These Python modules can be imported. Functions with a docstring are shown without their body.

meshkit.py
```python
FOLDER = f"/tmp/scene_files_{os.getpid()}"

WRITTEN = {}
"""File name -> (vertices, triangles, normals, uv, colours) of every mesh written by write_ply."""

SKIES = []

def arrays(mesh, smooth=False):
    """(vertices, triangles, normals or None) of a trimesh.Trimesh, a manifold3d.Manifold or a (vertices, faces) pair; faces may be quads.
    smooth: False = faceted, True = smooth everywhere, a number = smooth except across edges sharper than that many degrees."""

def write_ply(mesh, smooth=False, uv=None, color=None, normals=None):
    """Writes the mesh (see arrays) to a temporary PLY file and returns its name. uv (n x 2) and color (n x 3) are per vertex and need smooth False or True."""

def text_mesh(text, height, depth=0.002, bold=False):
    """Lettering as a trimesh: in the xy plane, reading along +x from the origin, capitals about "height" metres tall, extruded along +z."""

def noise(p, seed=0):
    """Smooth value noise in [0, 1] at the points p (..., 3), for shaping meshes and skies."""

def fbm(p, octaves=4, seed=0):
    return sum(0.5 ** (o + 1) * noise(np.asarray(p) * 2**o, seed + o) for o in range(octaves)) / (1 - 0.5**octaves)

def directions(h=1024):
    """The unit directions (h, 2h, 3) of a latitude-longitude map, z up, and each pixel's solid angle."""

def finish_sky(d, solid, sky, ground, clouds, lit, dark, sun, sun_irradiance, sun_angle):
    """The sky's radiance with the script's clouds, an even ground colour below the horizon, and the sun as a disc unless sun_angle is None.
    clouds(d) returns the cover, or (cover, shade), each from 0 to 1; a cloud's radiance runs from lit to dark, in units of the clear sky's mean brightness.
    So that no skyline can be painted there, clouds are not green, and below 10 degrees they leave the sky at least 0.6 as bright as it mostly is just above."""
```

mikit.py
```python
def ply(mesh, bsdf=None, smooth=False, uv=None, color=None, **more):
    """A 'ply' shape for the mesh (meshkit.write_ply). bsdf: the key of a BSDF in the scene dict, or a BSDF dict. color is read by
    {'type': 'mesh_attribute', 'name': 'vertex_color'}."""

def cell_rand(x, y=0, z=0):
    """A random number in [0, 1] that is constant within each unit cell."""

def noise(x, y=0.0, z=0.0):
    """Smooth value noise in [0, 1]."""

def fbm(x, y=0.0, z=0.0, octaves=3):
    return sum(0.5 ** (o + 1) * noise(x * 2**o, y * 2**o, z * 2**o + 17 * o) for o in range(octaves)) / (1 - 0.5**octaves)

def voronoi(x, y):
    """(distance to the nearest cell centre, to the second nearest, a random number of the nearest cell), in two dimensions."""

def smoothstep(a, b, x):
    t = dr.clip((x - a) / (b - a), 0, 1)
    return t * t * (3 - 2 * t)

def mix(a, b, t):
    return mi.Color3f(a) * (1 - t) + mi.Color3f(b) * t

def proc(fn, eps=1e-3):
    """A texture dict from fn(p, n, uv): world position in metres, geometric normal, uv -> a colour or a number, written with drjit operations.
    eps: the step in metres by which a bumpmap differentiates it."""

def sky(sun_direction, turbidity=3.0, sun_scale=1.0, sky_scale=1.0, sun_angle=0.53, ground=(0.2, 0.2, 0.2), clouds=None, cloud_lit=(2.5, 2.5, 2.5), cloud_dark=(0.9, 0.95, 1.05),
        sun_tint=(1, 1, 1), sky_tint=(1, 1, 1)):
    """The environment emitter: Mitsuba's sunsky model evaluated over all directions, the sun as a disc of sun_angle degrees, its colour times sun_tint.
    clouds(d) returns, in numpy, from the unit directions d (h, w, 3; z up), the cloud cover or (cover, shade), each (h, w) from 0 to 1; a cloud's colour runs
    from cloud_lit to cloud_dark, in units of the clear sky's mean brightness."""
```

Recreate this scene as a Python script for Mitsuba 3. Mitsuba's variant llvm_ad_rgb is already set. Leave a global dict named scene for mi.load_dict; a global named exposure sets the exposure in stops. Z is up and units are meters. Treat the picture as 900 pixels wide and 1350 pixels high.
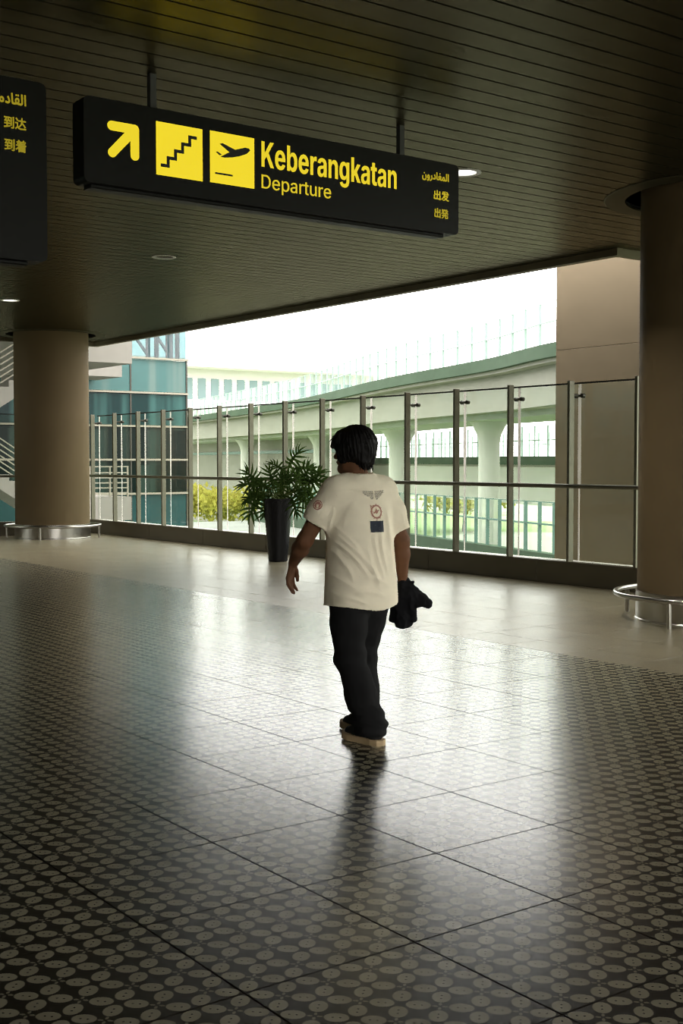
import math, random
import numpy as np, trimesh, drjit as dr, mitsuba as mi
import mikit, meshkit
from mikit import proc, noise, fbm, smoothstep, mix, cell_rand
from shapely.geometry import Polygon, Point, LineString, box as sbox
from shapely.ops import unary_union
from shapely import affinity

random.seed(7); rng = np.random.default_rng(7)
T = mi.ScalarTransform4f
scene, labels = {}, {}

# ------------------------------------------------------------------ camera, sky, exposure
F, CX, CY, H = 1620.0, 450.0, 675.0, 1.444
PITCH, YAW = math.atan(67 / F), math.atan(1190 / F)
FW = [math.sin(YAW) * math.cos(PITCH), math.cos(YAW) * math.cos(PITCH), -math.sin(PITCH)]
scene['camera'] = {'type': 'perspective', 'fov': 2 * math.degrees(math.atan(CX / F)), 'fov_axis': 'x', 'near_clip': 0.05, 'far_clip': 900.0,
                   'to_world': T().look_at(origin=[0, 0, H], target=[FW[0], FW[1], H + FW[2]], up=[0, 0, 1])}


def overcast(d):
    # an even overcast, a little brighter overhead
    z = np.clip(d[..., 2], 0, 1)
    return np.ones(d.shape[:-1]), 0.30 * (1 - z) ** 2


scene['sky'] = mikit.sky([0.5, 0.6, 0.65], turbidity=5.0, sun_scale=0.0, sky_scale=1.0, ground=(0.30, 0.32, 0.28), clouds=overcast,
                         cloud_lit=(1.02, 1.0, 0.96), cloud_dark=(0.78, 0.78, 0.76))
exposure = 5.3
EV = 2.0 ** exposure                               # lamp radiances below are given as seen in the picture, divided by this


def rgb(*c):
    return {'type': 'rgb', 'value': list(c)}


def principled(color, rough=0.5, metal=0.0, spec=0.5, **k):
    return {'type': 'principled', 'base_color': color if isinstance(color, dict) else rgb(*color), 'roughness': rough, 'metallic': metal, 'specular': spec, **k}


def mat(name, d, two=True):
    scene['m_' + name] = {'type': 'twosided', 'bsdf': d} if two else d


# ------------------------------------------------------------------ mesh helpers
BOXF = np.array([[0, 2, 1], [0, 3, 2], [4, 5, 6], [4, 6, 7], [0, 1, 5], [0, 5, 4], [1, 2, 6], [1, 6, 5], [2, 3, 7], [2, 7, 6], [3, 0, 4], [3, 4, 7]])


def box(x0, x1, y0, y1, z0, z1):
    v = np.array([[x0, y0, z0], [x1, y0, z0], [x1, y1, z0], [x0, y1, z0], [x0, y0, z1], [x1, y0, z1], [x1, y1, z1], [x0, y1, z1]], float)
    return v, BOXF


def rbox(x0, x1, y0, y1, z0, z1, b=0.006):
    # a box with chamfered edges
    import manifold3d as m3
    pts = []
    for x, sx in ((x0, 1), (x1, -1)):
        for y, sy in ((y0, 1), (y1, -1)):
            for z, sz in ((z0, 1), (z1, -1)):
                pts += [[x + sx * b, y + sy * b, z], [x + sx * b, y, z + sz * b], [x, y + sy * b, z + sz * b]]
    return arr(m3.Manifold.hull_points(np.array(pts)))


def arr(m):
    if hasattr(m, 'to_mesh'):
        q = m.to_mesh()
        return np.array(q.vert_properties[:, :3], float), np.array(q.tri_verts, int)
    if hasattr(m, 'vertices'):
        return np.array(m.vertices), np.array(m.faces)
    return m


def join(*ms):
    v, f, n = [], [], 0
    for m in ms:
        a, b = arr(m)
        v.append(a); f.append(np.asarray(b) + n); n += len(a)
    return np.vstack(v), np.vstack(f)


def quadbar(a, b, w, h, up=(0, 0, 1)):
    # a bar of section w x h from a to b
    a, b = np.asarray(a, float), np.asarray(b, float)
    t = b - a; L = np.linalg.norm(t); t = t / L
    s = np.cross(t, up); s = s / np.linalg.norm(s); u = np.cross(s, t)
    v, f = box(-w / 2, w / 2, 0, L, -h / 2, h / 2)
    return v[:, :1] * s + v[:, 1:2] * t + v[:, 2:] * u + a, f


def tube(path, r, n=10, closed=False, caps=True):
    p = np.asarray(path, float); k = len(p)
    r = np.broadcast_to(r, (k,)).astype(float)
    t = (np.roll(p, -1, 0) - np.roll(p, 1, 0)) if closed else np.gradient(p, axis=0)
    t /= np.linalg.norm(t, axis=1, keepdims=True)
    ref = np.array([0, 0, 1.0]) if abs(t[:, 2]).max() < 0.95 else np.array([1.0, 0.02, 0])
    if abs(t @ ref).max() > 0.97:
        ref = np.array([0.1, 1.0, 0.05])
    a = np.cross(t, ref); a /= np.linalg.norm(a, axis=1, keepdims=True)
    b = np.cross(a, t)
    th = np.arange(n) * 2 * np.pi / n
    v = (p[:, None] + r[:, None, None] * (np.cos(th)[None, :, None] * a[:, None] + np.sin(th)[None, :, None] * b[:, None])).reshape(-1, 3)
    f = []
    for i in range(k if closed else k - 1):
        j = (i + 1) % k
        for q in range(n):
            q2 = (q + 1) % n
            f += [[i * n + q, i * n + q2, j * n + q2], [i * n + q, j * n + q2, j * n + q]]
    if caps and not closed:
        c0, c1 = len(v), len(v) + 1
        v = np.vstack([v, p[:1], p[-1:]])
        for q in range(n):
            q2 = (q + 1) % n
            f += [[c0, q2, q], [c1, (k - 1) * n + q, (k - 1) * n + q2]]
    return v, np.array(f)[:, ::-1]


def lathe(profile, cx, cy, n=64):
    pr = np.asarray(profile, float); th = np.arange(n) * 2 * np.pi / n
    v = np.stack([cx + pr[:, :1] * np.cos(th), cy + pr[:, :1] * np.sin(th), np.repeat(pr[:, 1:], n, 1)], -1).reshape(-1, 3)
    f = []
    for i in range(len(pr) - 1):
        for q in range(n):
            q2 = (q + 1) % n
            f += [[i * n + q, i * n + q2, (i + 1) * n + q2], [i * n + q, (i + 1) * n + q2, (i + 1) * n + q]]
    return v, np.array(f)


def extrude(poly, h):
    return join(*[trimesh.creation.extrude_polygon(g, h, engine='earcut') for g in getattr(poly, 'geoms', [poly]) if g.area > 1e-9])


used = {}


def numbered(key):
    n = used.get(key, 0)
    used[key] = n + 1
    return key if n == 0 else f'{key}_{n:03d}'


def put(key, mesh, bsdf, smooth=False, label=None, cat=None, group=None, kind=None, **more):
    # one entry of the scene; mesh may be a ready ply dict
    key = numbered(key)
    if isinstance(mesh, dict):
        scene[key] = {**mesh, **more}
    else:
        scene[key] = mikit.ply(arr(mesh), 'm_' + bsdf, smooth=smooth, **more)
    tag(key, label, cat, group, kind)
    return key


def tag(key, label=None, cat=None, group=None, kind=None):
    d = {k: v for k, v in (('label', label), ('category', cat), ('group', group), ('kind', kind)) if v}
    if d:
        labels[key] = d
    return key


def thing(key, label, cat, group=None, kind=None):
    return tag(numbered(key), label, cat, group, kind)


# ------------------------------------------------------------------ materials
TS, TX0, TY0, PS = 0.6, 2.93, 2.80, 0.15            # floor tile size, a joint, printed lattice


def floor_print(p, n, uv):
    u, v = (p.x - (TX0 - PS / 2)) / PS, (p.y - (TY0 + PS / 2)) / PS
    a, b = dr.abs(u - dr.round(u)), dr.abs(v - dr.round(v))
    r, t = (a + b) * 0.70711, (a - b) * 0.70711
    e = dr.sqrt(dr.square((r - 0.383) / 0.225) + dr.square(t / 0.172))
    light = 1 - smoothstep(0.93, 1.05, e)
    dot = dr.minimum(dr.square((r - 0.318) / 0.022) + dr.square(t / 0.022), dr.square((r - 0.448) / 0.022) + dr.square(t / 0.022))
    light = light * smoothstep(0.6, 1.3, dot)
    lens = dr.sqrt(dr.square((r - 0.088) / 0.056) + dr.square(t / 0.032))
    light = dr.maximum(light, 0.75 * (1 - smoothstep(0.75, 1.1, lens)))
    k = 0.88 + 0.24 * fbm(p.x * 9, p.y * 9, 0.0, 2)
    return mix(mi.Color3f(0.012, 0.010, 0.007), mi.Color3f(0.26, 0.235, 0.168), light) * k


def granite(p, n, uv):
    k = 0.86 + 0.18 * fbm(p.x * 3, p.y * 3, p.z * 3, 2) + 0.16 * noise(p.x * 160, p.y * 160, 3.0)
    return mi.Color3f(0.21, 0.182, 0.122) * k


def paint(c, s=6.0, amt=0.14):
    def fn(p, n, uv):
        return mi.Color3f(*c) * (1 - amt / 2 + amt * fbm(p.x * s, p.y * s, p.z * s, 3))
    return proc(fn)


mat('floor_print', principled(proc(floor_print), 0.225, spec=0.64))
mat('granite', principled(proc(granite), 0.31, spec=0.7))
mat('grout', principled((0.03, 0.028, 0.025), 0.8))
def lacquer(d, s, alpha):
    return {'type': 'roughplastic', 'int_ior': 1.5, 'alpha': alpha, 'distribution': 'ggx', 'diffuse_reflectance': d if isinstance(d, dict) else rgb(*d), 'specular_reflectance': rgb(*s)}


mat('slat', lacquer(paint((0.016, 0.0135, 0.0075), 2.0, .08), (0.76, 0.70, 0.49), 0.11))
mat('plenum', principled((0.02, 0.02, 0.02), 0.9))
mat('collar', lacquer((0.045, 0.040, 0.025), (0.7, 0.64, 0.46), 0.2))
mat('edge_trim', principled((0.16, 0.142, 0.095), 0.6, spec=0.2))
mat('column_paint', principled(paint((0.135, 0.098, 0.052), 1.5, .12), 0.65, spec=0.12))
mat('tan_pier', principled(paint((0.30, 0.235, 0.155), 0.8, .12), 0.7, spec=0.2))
mat('steel', principled((0.52, 0.50, 0.46), 0.26, 1.0))
mat('post_metal', principled(paint((0.175, 0.165, 0.12), 3.0, .1), 0.42, 0.4))
mat('dark_metal', principled((0.07, 0.065, 0.055), 0.4, 0.6))
mat('kerb_metal', principled(paint((0.115, 0.098, 0.064), 2.0, .25), 0.45, 0.3))
mat('sill', principled((0.50, 0.49, 0.43), 0.5))
mat('glass', {'type': 'thindielectric', 'int_ior': 1.28, 'specular_transmittance': rgb(0.89, 0.94, 0.88)}, False)
mat('far_glass', {'type': 'thindielectric', 'int_ior': 1.5, 'specular_transmittance': rgb(0.96, 0.99, 0.975)}, False)
mat('joint', {'type': 'principledthin', 'base_color': rgb(0.9, 0.88, 0.84), 'roughness': 0.4, 'diff_trans': 1.3, 'spec_trans': 0.0}, False)
mat('sign_black', principled((0.007, 0.007, 0.006), 0.45, spec=0.2))
mat('sign_ink', principled((0.012, 0.012, 0.010), 0.6))
mat('hanger', principled((0.05, 0.05, 0.048), 0.5))
mat('lamp_trim', principled((0.7, 0.69, 0.65), 0.4))
mat('planter', principled(paint((0.011, 0.011, 0.014), 5.0, .3), 0.4, spec=0.25))
mat('soil', principled((0.03, 0.022, 0.015), 0.95))
mat('leaf', {'type': 'principledthin', 'base_color': proc(lambda p, n, uv: mix(mi.Color3f(0.018, 0.038, 0.010), mi.Color3f(0.060, 0.100, 0.022), fbm(p.x * 9, p.y * 9, p.z * 9, 2))),
             'roughness': 0.38, 'diff_trans': 0.8, 'spec_trans': 0.0, 'eta': 1.5}, False)
mat('stem', principled((0.16, 0.22, 0.06), 0.5))
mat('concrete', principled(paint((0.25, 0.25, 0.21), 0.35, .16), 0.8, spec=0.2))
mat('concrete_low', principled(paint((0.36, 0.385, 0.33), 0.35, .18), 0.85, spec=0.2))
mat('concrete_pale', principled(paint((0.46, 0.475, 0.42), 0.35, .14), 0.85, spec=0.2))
mat('fascia', principled(paint((0.060, 0.092, 0.060), 0.5, .3), 0.6, spec=0.05))
mat('green_metal', principled((0.30, 0.42, 0.36), 0.5))
mat('teal_metal', principled((0.075, 0.15, 0.12), 0.45))
mat('asphalt', principled(paint((0.16, 0.17, 0.155), 0.5, .25), 0.9))
mat('ground', principled(proc(lambda p, n, uv: mix(mi.Color3f(0.17, 0.24, 0.11), mi.Color3f(0.25, 0.28, 0.22), smoothstep(0.42, 0.6, fbm(p.x * 0.06, p.y * 0.06, 0.0, 3)))), 0.9, spec=0.1))
mat('foliage', {'type': 'principledthin', 'base_color': proc(lambda p, n, uv: mix(mi.Color3f(0.28, 0.30, 0.05), mi.Color3f(0.52, 0.46, 0.11), fbm(p.x * 0.9, p.y * 0.9, p.z * 0.9, 3))),
                'roughness': 0.6, 'diff_trans': 0.9, 'spec_trans': 0.0}, False)
mat('bark', principled((0.16, 0.12, 0.08), 0.9))
mat('white_paint', principled(paint((0.30, 0.28, 0.25), 0.6, .1), 0.7, spec=0.2))
mat('mullion', principled((0.32, 0.29, 0.23), 0.5))
mat('brace', principled((0.10, 0.13, 0.14), 0.5))


def curtain_glass(c0, c1, s=2.6):
    def fn(p, n, uv):
        k = noise(p.x * s, 0.0, dr.floor(p.z * 0.77) * 7.0) * (0.55 + 0.45 * noise(p.x * s * 3.1, p.z * 0.35, 9.0))
        return mix(mi.Color3f(*c0), mi.Color3f(*c1), smoothstep(0.25, 0.8, k))
    return proc(fn)


mat('spandrel', principled(curtain_glass((0.07, 0.16, 0.155), (0.13, 0.20, 0.185)), 0.2, spec=0.2))
mat('teal_glass', principled(curtain_glass((0.006, 0.030, 0.030), (0.045, 0.12, 0.112)), 0.06, spec=0.12))
mat('dark_glass', principled(curtain_glass((0.004, 0.010, 0.009), (0.028, 0.050, 0.040)), 0.06, spec=0.10))
mat('teal_panel', principled(paint((0.018, 0.065, 0.066), 0.7, .2), 0.3, spec=0.15))
mat('cyan_pane', {'type': 'thindielectric', 'int_ior': 1.5, 'specular_transmittance': rgb(0.285, 0.43, 0.44)}, False)
mat('far_wall', principled((0.74, 0.72, 0.68), 0.8))
mat('far_window', principled((0.20, 0.29, 0.30), 0.4))
mat('wall_paint', principled((0.14, 0.115, 0.08), 0.7))

# ------------------------------------------------------------------ the concourse: floor
XW, XE, YB, YF = -5.6, 10.62, -6.0, 23.0            # west side, fence line, back wall, north fence
PX = 6.745                                          # where the printed tiles end
put('floor', box(XW - .3, XE + .5, YB, YF + .4, -0.30, -0.004), 'grout', kind='structure')


def pix(x, y, z=0.0):
    d = np.array([x, y, z - H]); dep = d @ FW
    r = np.array([math.cos(YAW), -math.sin(YAW), 0]); u = np.cross(r, FW)
    return (CX + F * d @ r / dep, CY - F * d @ u / dep, dep) if dep > .3 else (-9e9, -9e9, dep)


def tiles(x0, x1, name, bsdf, stuffname, far_label, joint, tilt):
    g = joint / 2
    cells = []
    for i in range(-20, 20):
        a, b = max(x0, TX0 + i * TS), min(x1, TX0 + (i + 1) * TS)
        if b - a < .05:
            continue
        for j in range(-20, 40):
            c, d = max(YB, TY0 + j * TS), min(YF, TY0 + (j + 1) * TS)
            if d - c < .05:
                continue
            px, py, dep = pix((a + b) / 2, (c + d) / 2)
            seen = -70 < px < 970 and py < 1420
            cells.append((dep if seen else 1000 + abs(dep), a + g, b - g, c + g, d - g))
    cells.sort()
    meshes = []
    for k, (dep, a, b, c, d) in enumerate(cells):
        e = 0.0015                                   # a small arris on every tile
        v = np.array([[a, c, -.006], [b, c, -.006], [b, d, -.006], [a, d, -.006], [a, c, -e], [b, c, -e], [b, d, -e], [a, d, -e],
                      [a + e, c + e, 0], [b - e, c + e, 0], [b - e, d - e, 0], [a + e, d - e, 0]], float)
        sx, sy = rng.normal(0, tilt, 2)
        v[:, 2] += np.where(v[:, 2] > -.005, (v[:, 0] - (a + b) / 2) * sx + (v[:, 1] - (c + d) / 2) * sy, 0)
        f = [[8, 9, 10], [8, 10, 11]]
        for lo in (0, 4):
            for q in range(4):
                q2 = (q + 1) % 4
                f += [[lo + q, lo + q2, lo + 4 + q2], [lo + q, lo + 4 + q2, lo + 4 + q]]
        m = (v, np.array(f))
        if k < 300 and dep < 1000:
            put('floor__' + name, m, bsdf)
        else:
            meshes.append(m)
    key = put('floor__' + stuffname, join(*meshes), bsdf, kind='stuff')


tiles(XW, PX, 'printed_tile', 'floor_print', 'more_printed_tiles', '', 0.0036, 0.0007)
tiles(PX, XE, 'plain_tile', 'granite', 'more_plain_tiles', '', 0.003, 0.0004)

# ------------------------------------------------------------------ walls behind the camera and on the west side
# the entrance hall opens at the back, under a deep header
put('wall_back', box(XW - .3, -4.0, YB - .3, YB, -.3, 4.4), 'wall_paint', kind='structure')
put('wall_back__pier', box(8.0, XE + 1.6, YB - .3, YB, -.3, 4.4), 'wall_paint')
put('wall_back__header', box(-4.0, 8.0, YB - .3, YB, 3.5, 4.4), 'wall_paint')
put('wall_left', box(XW - .3, XW, YB, YF + .1, -.3, 4.4), 'wall_paint', kind='structure')

# ------------------------------------------------------------------ ceiling of linear metal panels
ZC, PITCHC, COLX = 3.83, 0.20, 9.37
COLS = [(COLX, 7.0), (COLX, 22.0)]
RIM = 3.75                                          # underside of the perimeter trim
CE, CF, JOG = 10.80, 23.0, 9.45                     # east edge, north edge, where the east edge steps out
put('ceiling', box(XW, CE + .15, YB, CF + .15, ZC + .42, ZC + .60), 'plenum', kind='structure')
bk = extrude(unary_union([sbox(XW, YB, CE, CF), sbox(CE - .1, YB, 12.1, JOG)]).difference(unary_union([Point(c).buffer(.84, 48) for c in COLS])), .02)
put('ceiling__backing', (bk[0] + [0, 0, ZC + .016], bk[1]), 'plenum')
LAMPS = [(6.9, 7.68, 1), (6.9, 12.9, 0), (6.9, 17.70, 1)]
holes = unary_union([Point(c).buffer(1.0, 48) for c in COLS] + [Point(x, y).buffer(.125, 24) for x, y, _ in LAMPS])
j = 0
ys = [YB + .1]
S0 = 6.13 * .9377 % PITCHC
k0 = math.floor((YB - S0) / PITCHC)
for k in range(k0, 200):
    y0 = S0 + k * PITCHC + .009
    y1 = y0 + PITCHC - .018
    if y0 < YB or y1 > CF - .05:
        continue
    x1 = 12.02 if y1 < JOG - .06 else CE - .10
    s = sbox(XW, y0, x1, y1).difference(holes)
    for g in getattr(s, 'geoms', [s]):
        m = extrude(g, .016)
        put('ceiling__panel', (m[0] + [0, 0, ZC], m[1]), 'slat')
# perimeter trim, stepping out at the jog
tr = [box(CE - .10, CE, JOG - .1, CF, RIM, ZC + .06), box(XW, CE, CF - .05, CF + .03, RIM, ZC + .06), box(CE, 12.12, JOG - .06, JOG, RIM, ZC + .06), box(12.02, 12.12, YB, JOG - .06, RIM, ZC + .06)]
for m in tr:
    put('ceiling__edge_trim', m, 'edge_trim')
# the closed rim of the void above the panels
for m in [box(CE + .02, CE + .14, JOG, CF + .14, ZC + .02, ZC + .43), box(XW, CE + .02, CF + .02, CF + .14, ZC + .02, ZC + .43), box(CE + .02, 12.12, JOG - .1, JOG + .0, ZC + .02, ZC + .43),
          box(12.04, 12.14, YB, JOG - .1, ZC + .02, ZC + .43), box(CE, 12.14, YB, JOG, ZC + .42, ZC + .60)]:
    put('ceiling__void_rim', m, 'plenum')
for cx, cy in COLS:
    put('ceiling__collar', lathe([(0.83, ZC + .006), (0.83, ZC - .012), (1.005, ZC - .012), (1.02, ZC - .004), (1.02, ZC + .018)], cx, cy, 96), 'collar', smooth=30)

# ------------------------------------------------------------------ recessed ceiling lamps
for (x, y, on), lab in zip(LAMPS, ('lit round ceiling downlight just past the end of the hanging departure sign', 'unlit round ceiling downlight midway between the two lit ones',
                                   'lit round ceiling downlight above the far column')):
    d = thing('downlight', lab, 'ceiling light', 'downlights in the ceiling')
    put(d + '__trim_ring', lathe([(.118, ZC + .05), (.102, ZC - .004), (.128, ZC - .010), (.142, ZC - .006), (.142, ZC + .006)], x, y, 48), 'lamp_trim', smooth=40)
    dk = lathe([(.001, ZC + .012), (.108, ZC + .012)], x, y, 40)
    if on:
        scene[d + '_beam'] = {'type': 'spot', 'to_world': T().look_at(origin=[x, y, ZC], target=[x, y, 0], up=[0, 1, 0]), 'intensity': rgb(20 / EV, 19 / EV, 16.5 / EV), 'cutoff_angle': 58.0, 'beam_width': 30.0}
        put(d + '__diffuser', (dk[0], dk[1]), 'lamp_trim', emitter={'type': 'area', 'radiance': rgb(2.2 / EV, 2.25 / EV, 2.1 / EV)})
    else:
        put(d + '__diffuser', dk, 'collar')

# ------------------------------------------------------------------ columns with steel skirts and perch rails
for (cx, cy), ph0, lab, rl in zip(COLS, (192, 322), ('tan round concrete column cut by the picture edge in front of the glass fence', 'tan round concrete column by the corner of the glass fence'),
                             ('steel tube perch rail around the foot of the near column', 'steel tube perch rail around the foot of the far column')):
    c = thing('column', lab, 'column')
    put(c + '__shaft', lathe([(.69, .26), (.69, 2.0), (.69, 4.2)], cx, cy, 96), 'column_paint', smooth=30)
    put(c + '__skirting', lathe([(.71, 0.0), (.71, .012), (.703, .02), (.703, .262), (.685, .266)], cx, cy, 96), 'steel', smooth=30, label='brushed steel skirting')
    r = thing('perch_rail', rl, 'rail')
    th = np.arange(72) * 2 * np.pi / 72
    put(r + '__ring', tube(np.stack([cx + .885 * np.cos(th), cy + .885 * np.sin(th), 0 * th + .235], 1), .024, 12, closed=True), 'steel', smooth=True)
    for q in range(4):
        a = math.radians(ph0 + 90 * q)
        lx, ly = cx + .885 * math.cos(a), cy + .885 * math.sin(a)
        put(r + '__leg', tube([[lx, ly, 0], [lx, ly, .1], [lx, ly, .222]], .021, 10), 'steel', smooth=40)

# ------------------------------------------------------------------ glass fences
KERB, RAILZ, TOPZ = 0.268, 1.155, 2.36


def fence(origin, along, out, n, lab, e0=0.5, e1=0.5, group=None):
    """A run of n bays of 1 m from origin; along and out are unit vectors in plan, out pointing outdoors."""
    O, A, N = (np.array([*v, 0.0]) for v in (origin, along, out))
    M = np.eye(4); M[:3, 0], M[:3, 1], M[:3, 3] = A, N, O
    if np.linalg.det(M[:3, :3]) < 0:
        flip = True
    else:
        flip = False

    def place(m):
        v, f = arr(m)
        v = v @ M[:3, :3].T + O
        return v, (np.asarray(f)[:, ::-1] if flip else f)
    t = thing('glass_fence', lab, 'fence', group)
    L = n * 1.0
    for k in range(0, n, 2):
        put(t + '__kerb_panel', place(rbox(k + .503, min(k + 2.497, L + e1), 0, .10, 0, KERB, .004)), 'kerb_metal')
    put(t + '__kerb_panel', place(rbox(-e0, .497, 0, .10, 0, KERB, .004)), 'kerb_metal')
    put(t + '__sill', place(box(-e0, L + e1, .10, .34, -.3, KERB - .01)), 'sill')
    put(t + '__handrail', place(tube([[-e0, -.055, RAILZ], [L / 2, -.055, RAILZ], [L + e1, -.055, RAILZ]], .025, 12)), 'post_metal', smooth=40)
    put(t + '__top_rail', place(box(-e0, L + e1, .185, .205, TOPZ - .01, TOPZ + .008)), 'dark_metal')
    for k in range(0, n + 1):
        p = put(t + '__post', place(rbox(k - .019, k + .019, .0, .085, KERB - .01, TOPZ + .02, .004)), 'post_metal')
        # handrail bracket under the rail, spider arm with clamps near the top
        g = np.array([[-.006, 0, RAILZ - .17], [-.006, 0, RAILZ - .13], [-.006, -.05, RAILZ - .02], [-.006, -.075, RAILZ - .02]])
        put(p + '__rail_bracket', place((np.vstack([g, g + [.012, 0, 0]]), np.array([[0, 1, 2], [0, 2, 3], [4, 6, 5], [4, 7, 6], [0, 4, 5], [0, 5, 1], [1, 5, 6], [1, 6, 2], [2, 6, 7], [2, 7, 3], [3, 7, 4], [3, 4, 0]]))), 'post_metal')
        arm = join(tube([[k, .08, TOPZ - .15], [k, .13, TOPZ - .15], [k, .19, TOPZ - .15]], .014, 8), tube([[k - .055, .178, TOPZ - .15], [k, .178, TOPZ - .15], [k + .055, .178, TOPZ - .15]], .016, 8),
                   tube([[k - .05, .17, TOPZ - .15], [k - .05, .20, TOPZ - .15], [k - .05, .215, TOPZ - .15]], .026, 10), tube([[k + .05, .17, TOPZ - .15], [k + .05, .20, TOPZ - .15], [k + .05, .215, TOPZ - .15]], .026, 10))
        put(p + '__glass_clamp', place(arm), 'dark_metal', smooth=40)
        put(t + '__joint_strip', place(box(k - .022, k + .022, .192, .197, RAILZ + .01, TOPZ - .012)), 'joint')
        put(t + '__joint_strip', place(box(k - .011, k + .011, .192, .197, KERB, RAILZ - .01)), 'joint')
    for k in range(-1, n + 1):
        x0, x1 = max(k + .024, -e0), min(k + .976, L + e1)
        for z0, z1 in ((KERB - .005, RAILZ - .004), (RAILZ + .004, TOPZ - .01)):
            v = np.array([[x0, .195, z0], [x1, .195, z0], [x1, .195, z1], [x0, .195, z1]], float)
            put(t + '__pane', place((v, np.array([[0, 1, 2], [0, 2, 3]]))), 'glass')
    return t


fence((XE, 0.0), (0, 1), (1, 0), 23, 'long clear glass fence with flat metal posts behind the walking person', .5, .10)
fence((-4.38, YF), (1, 0), (0, 1), 14, 'clear glass fence closing the end of the concourse behind the far column', 1.2, .98)

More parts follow.
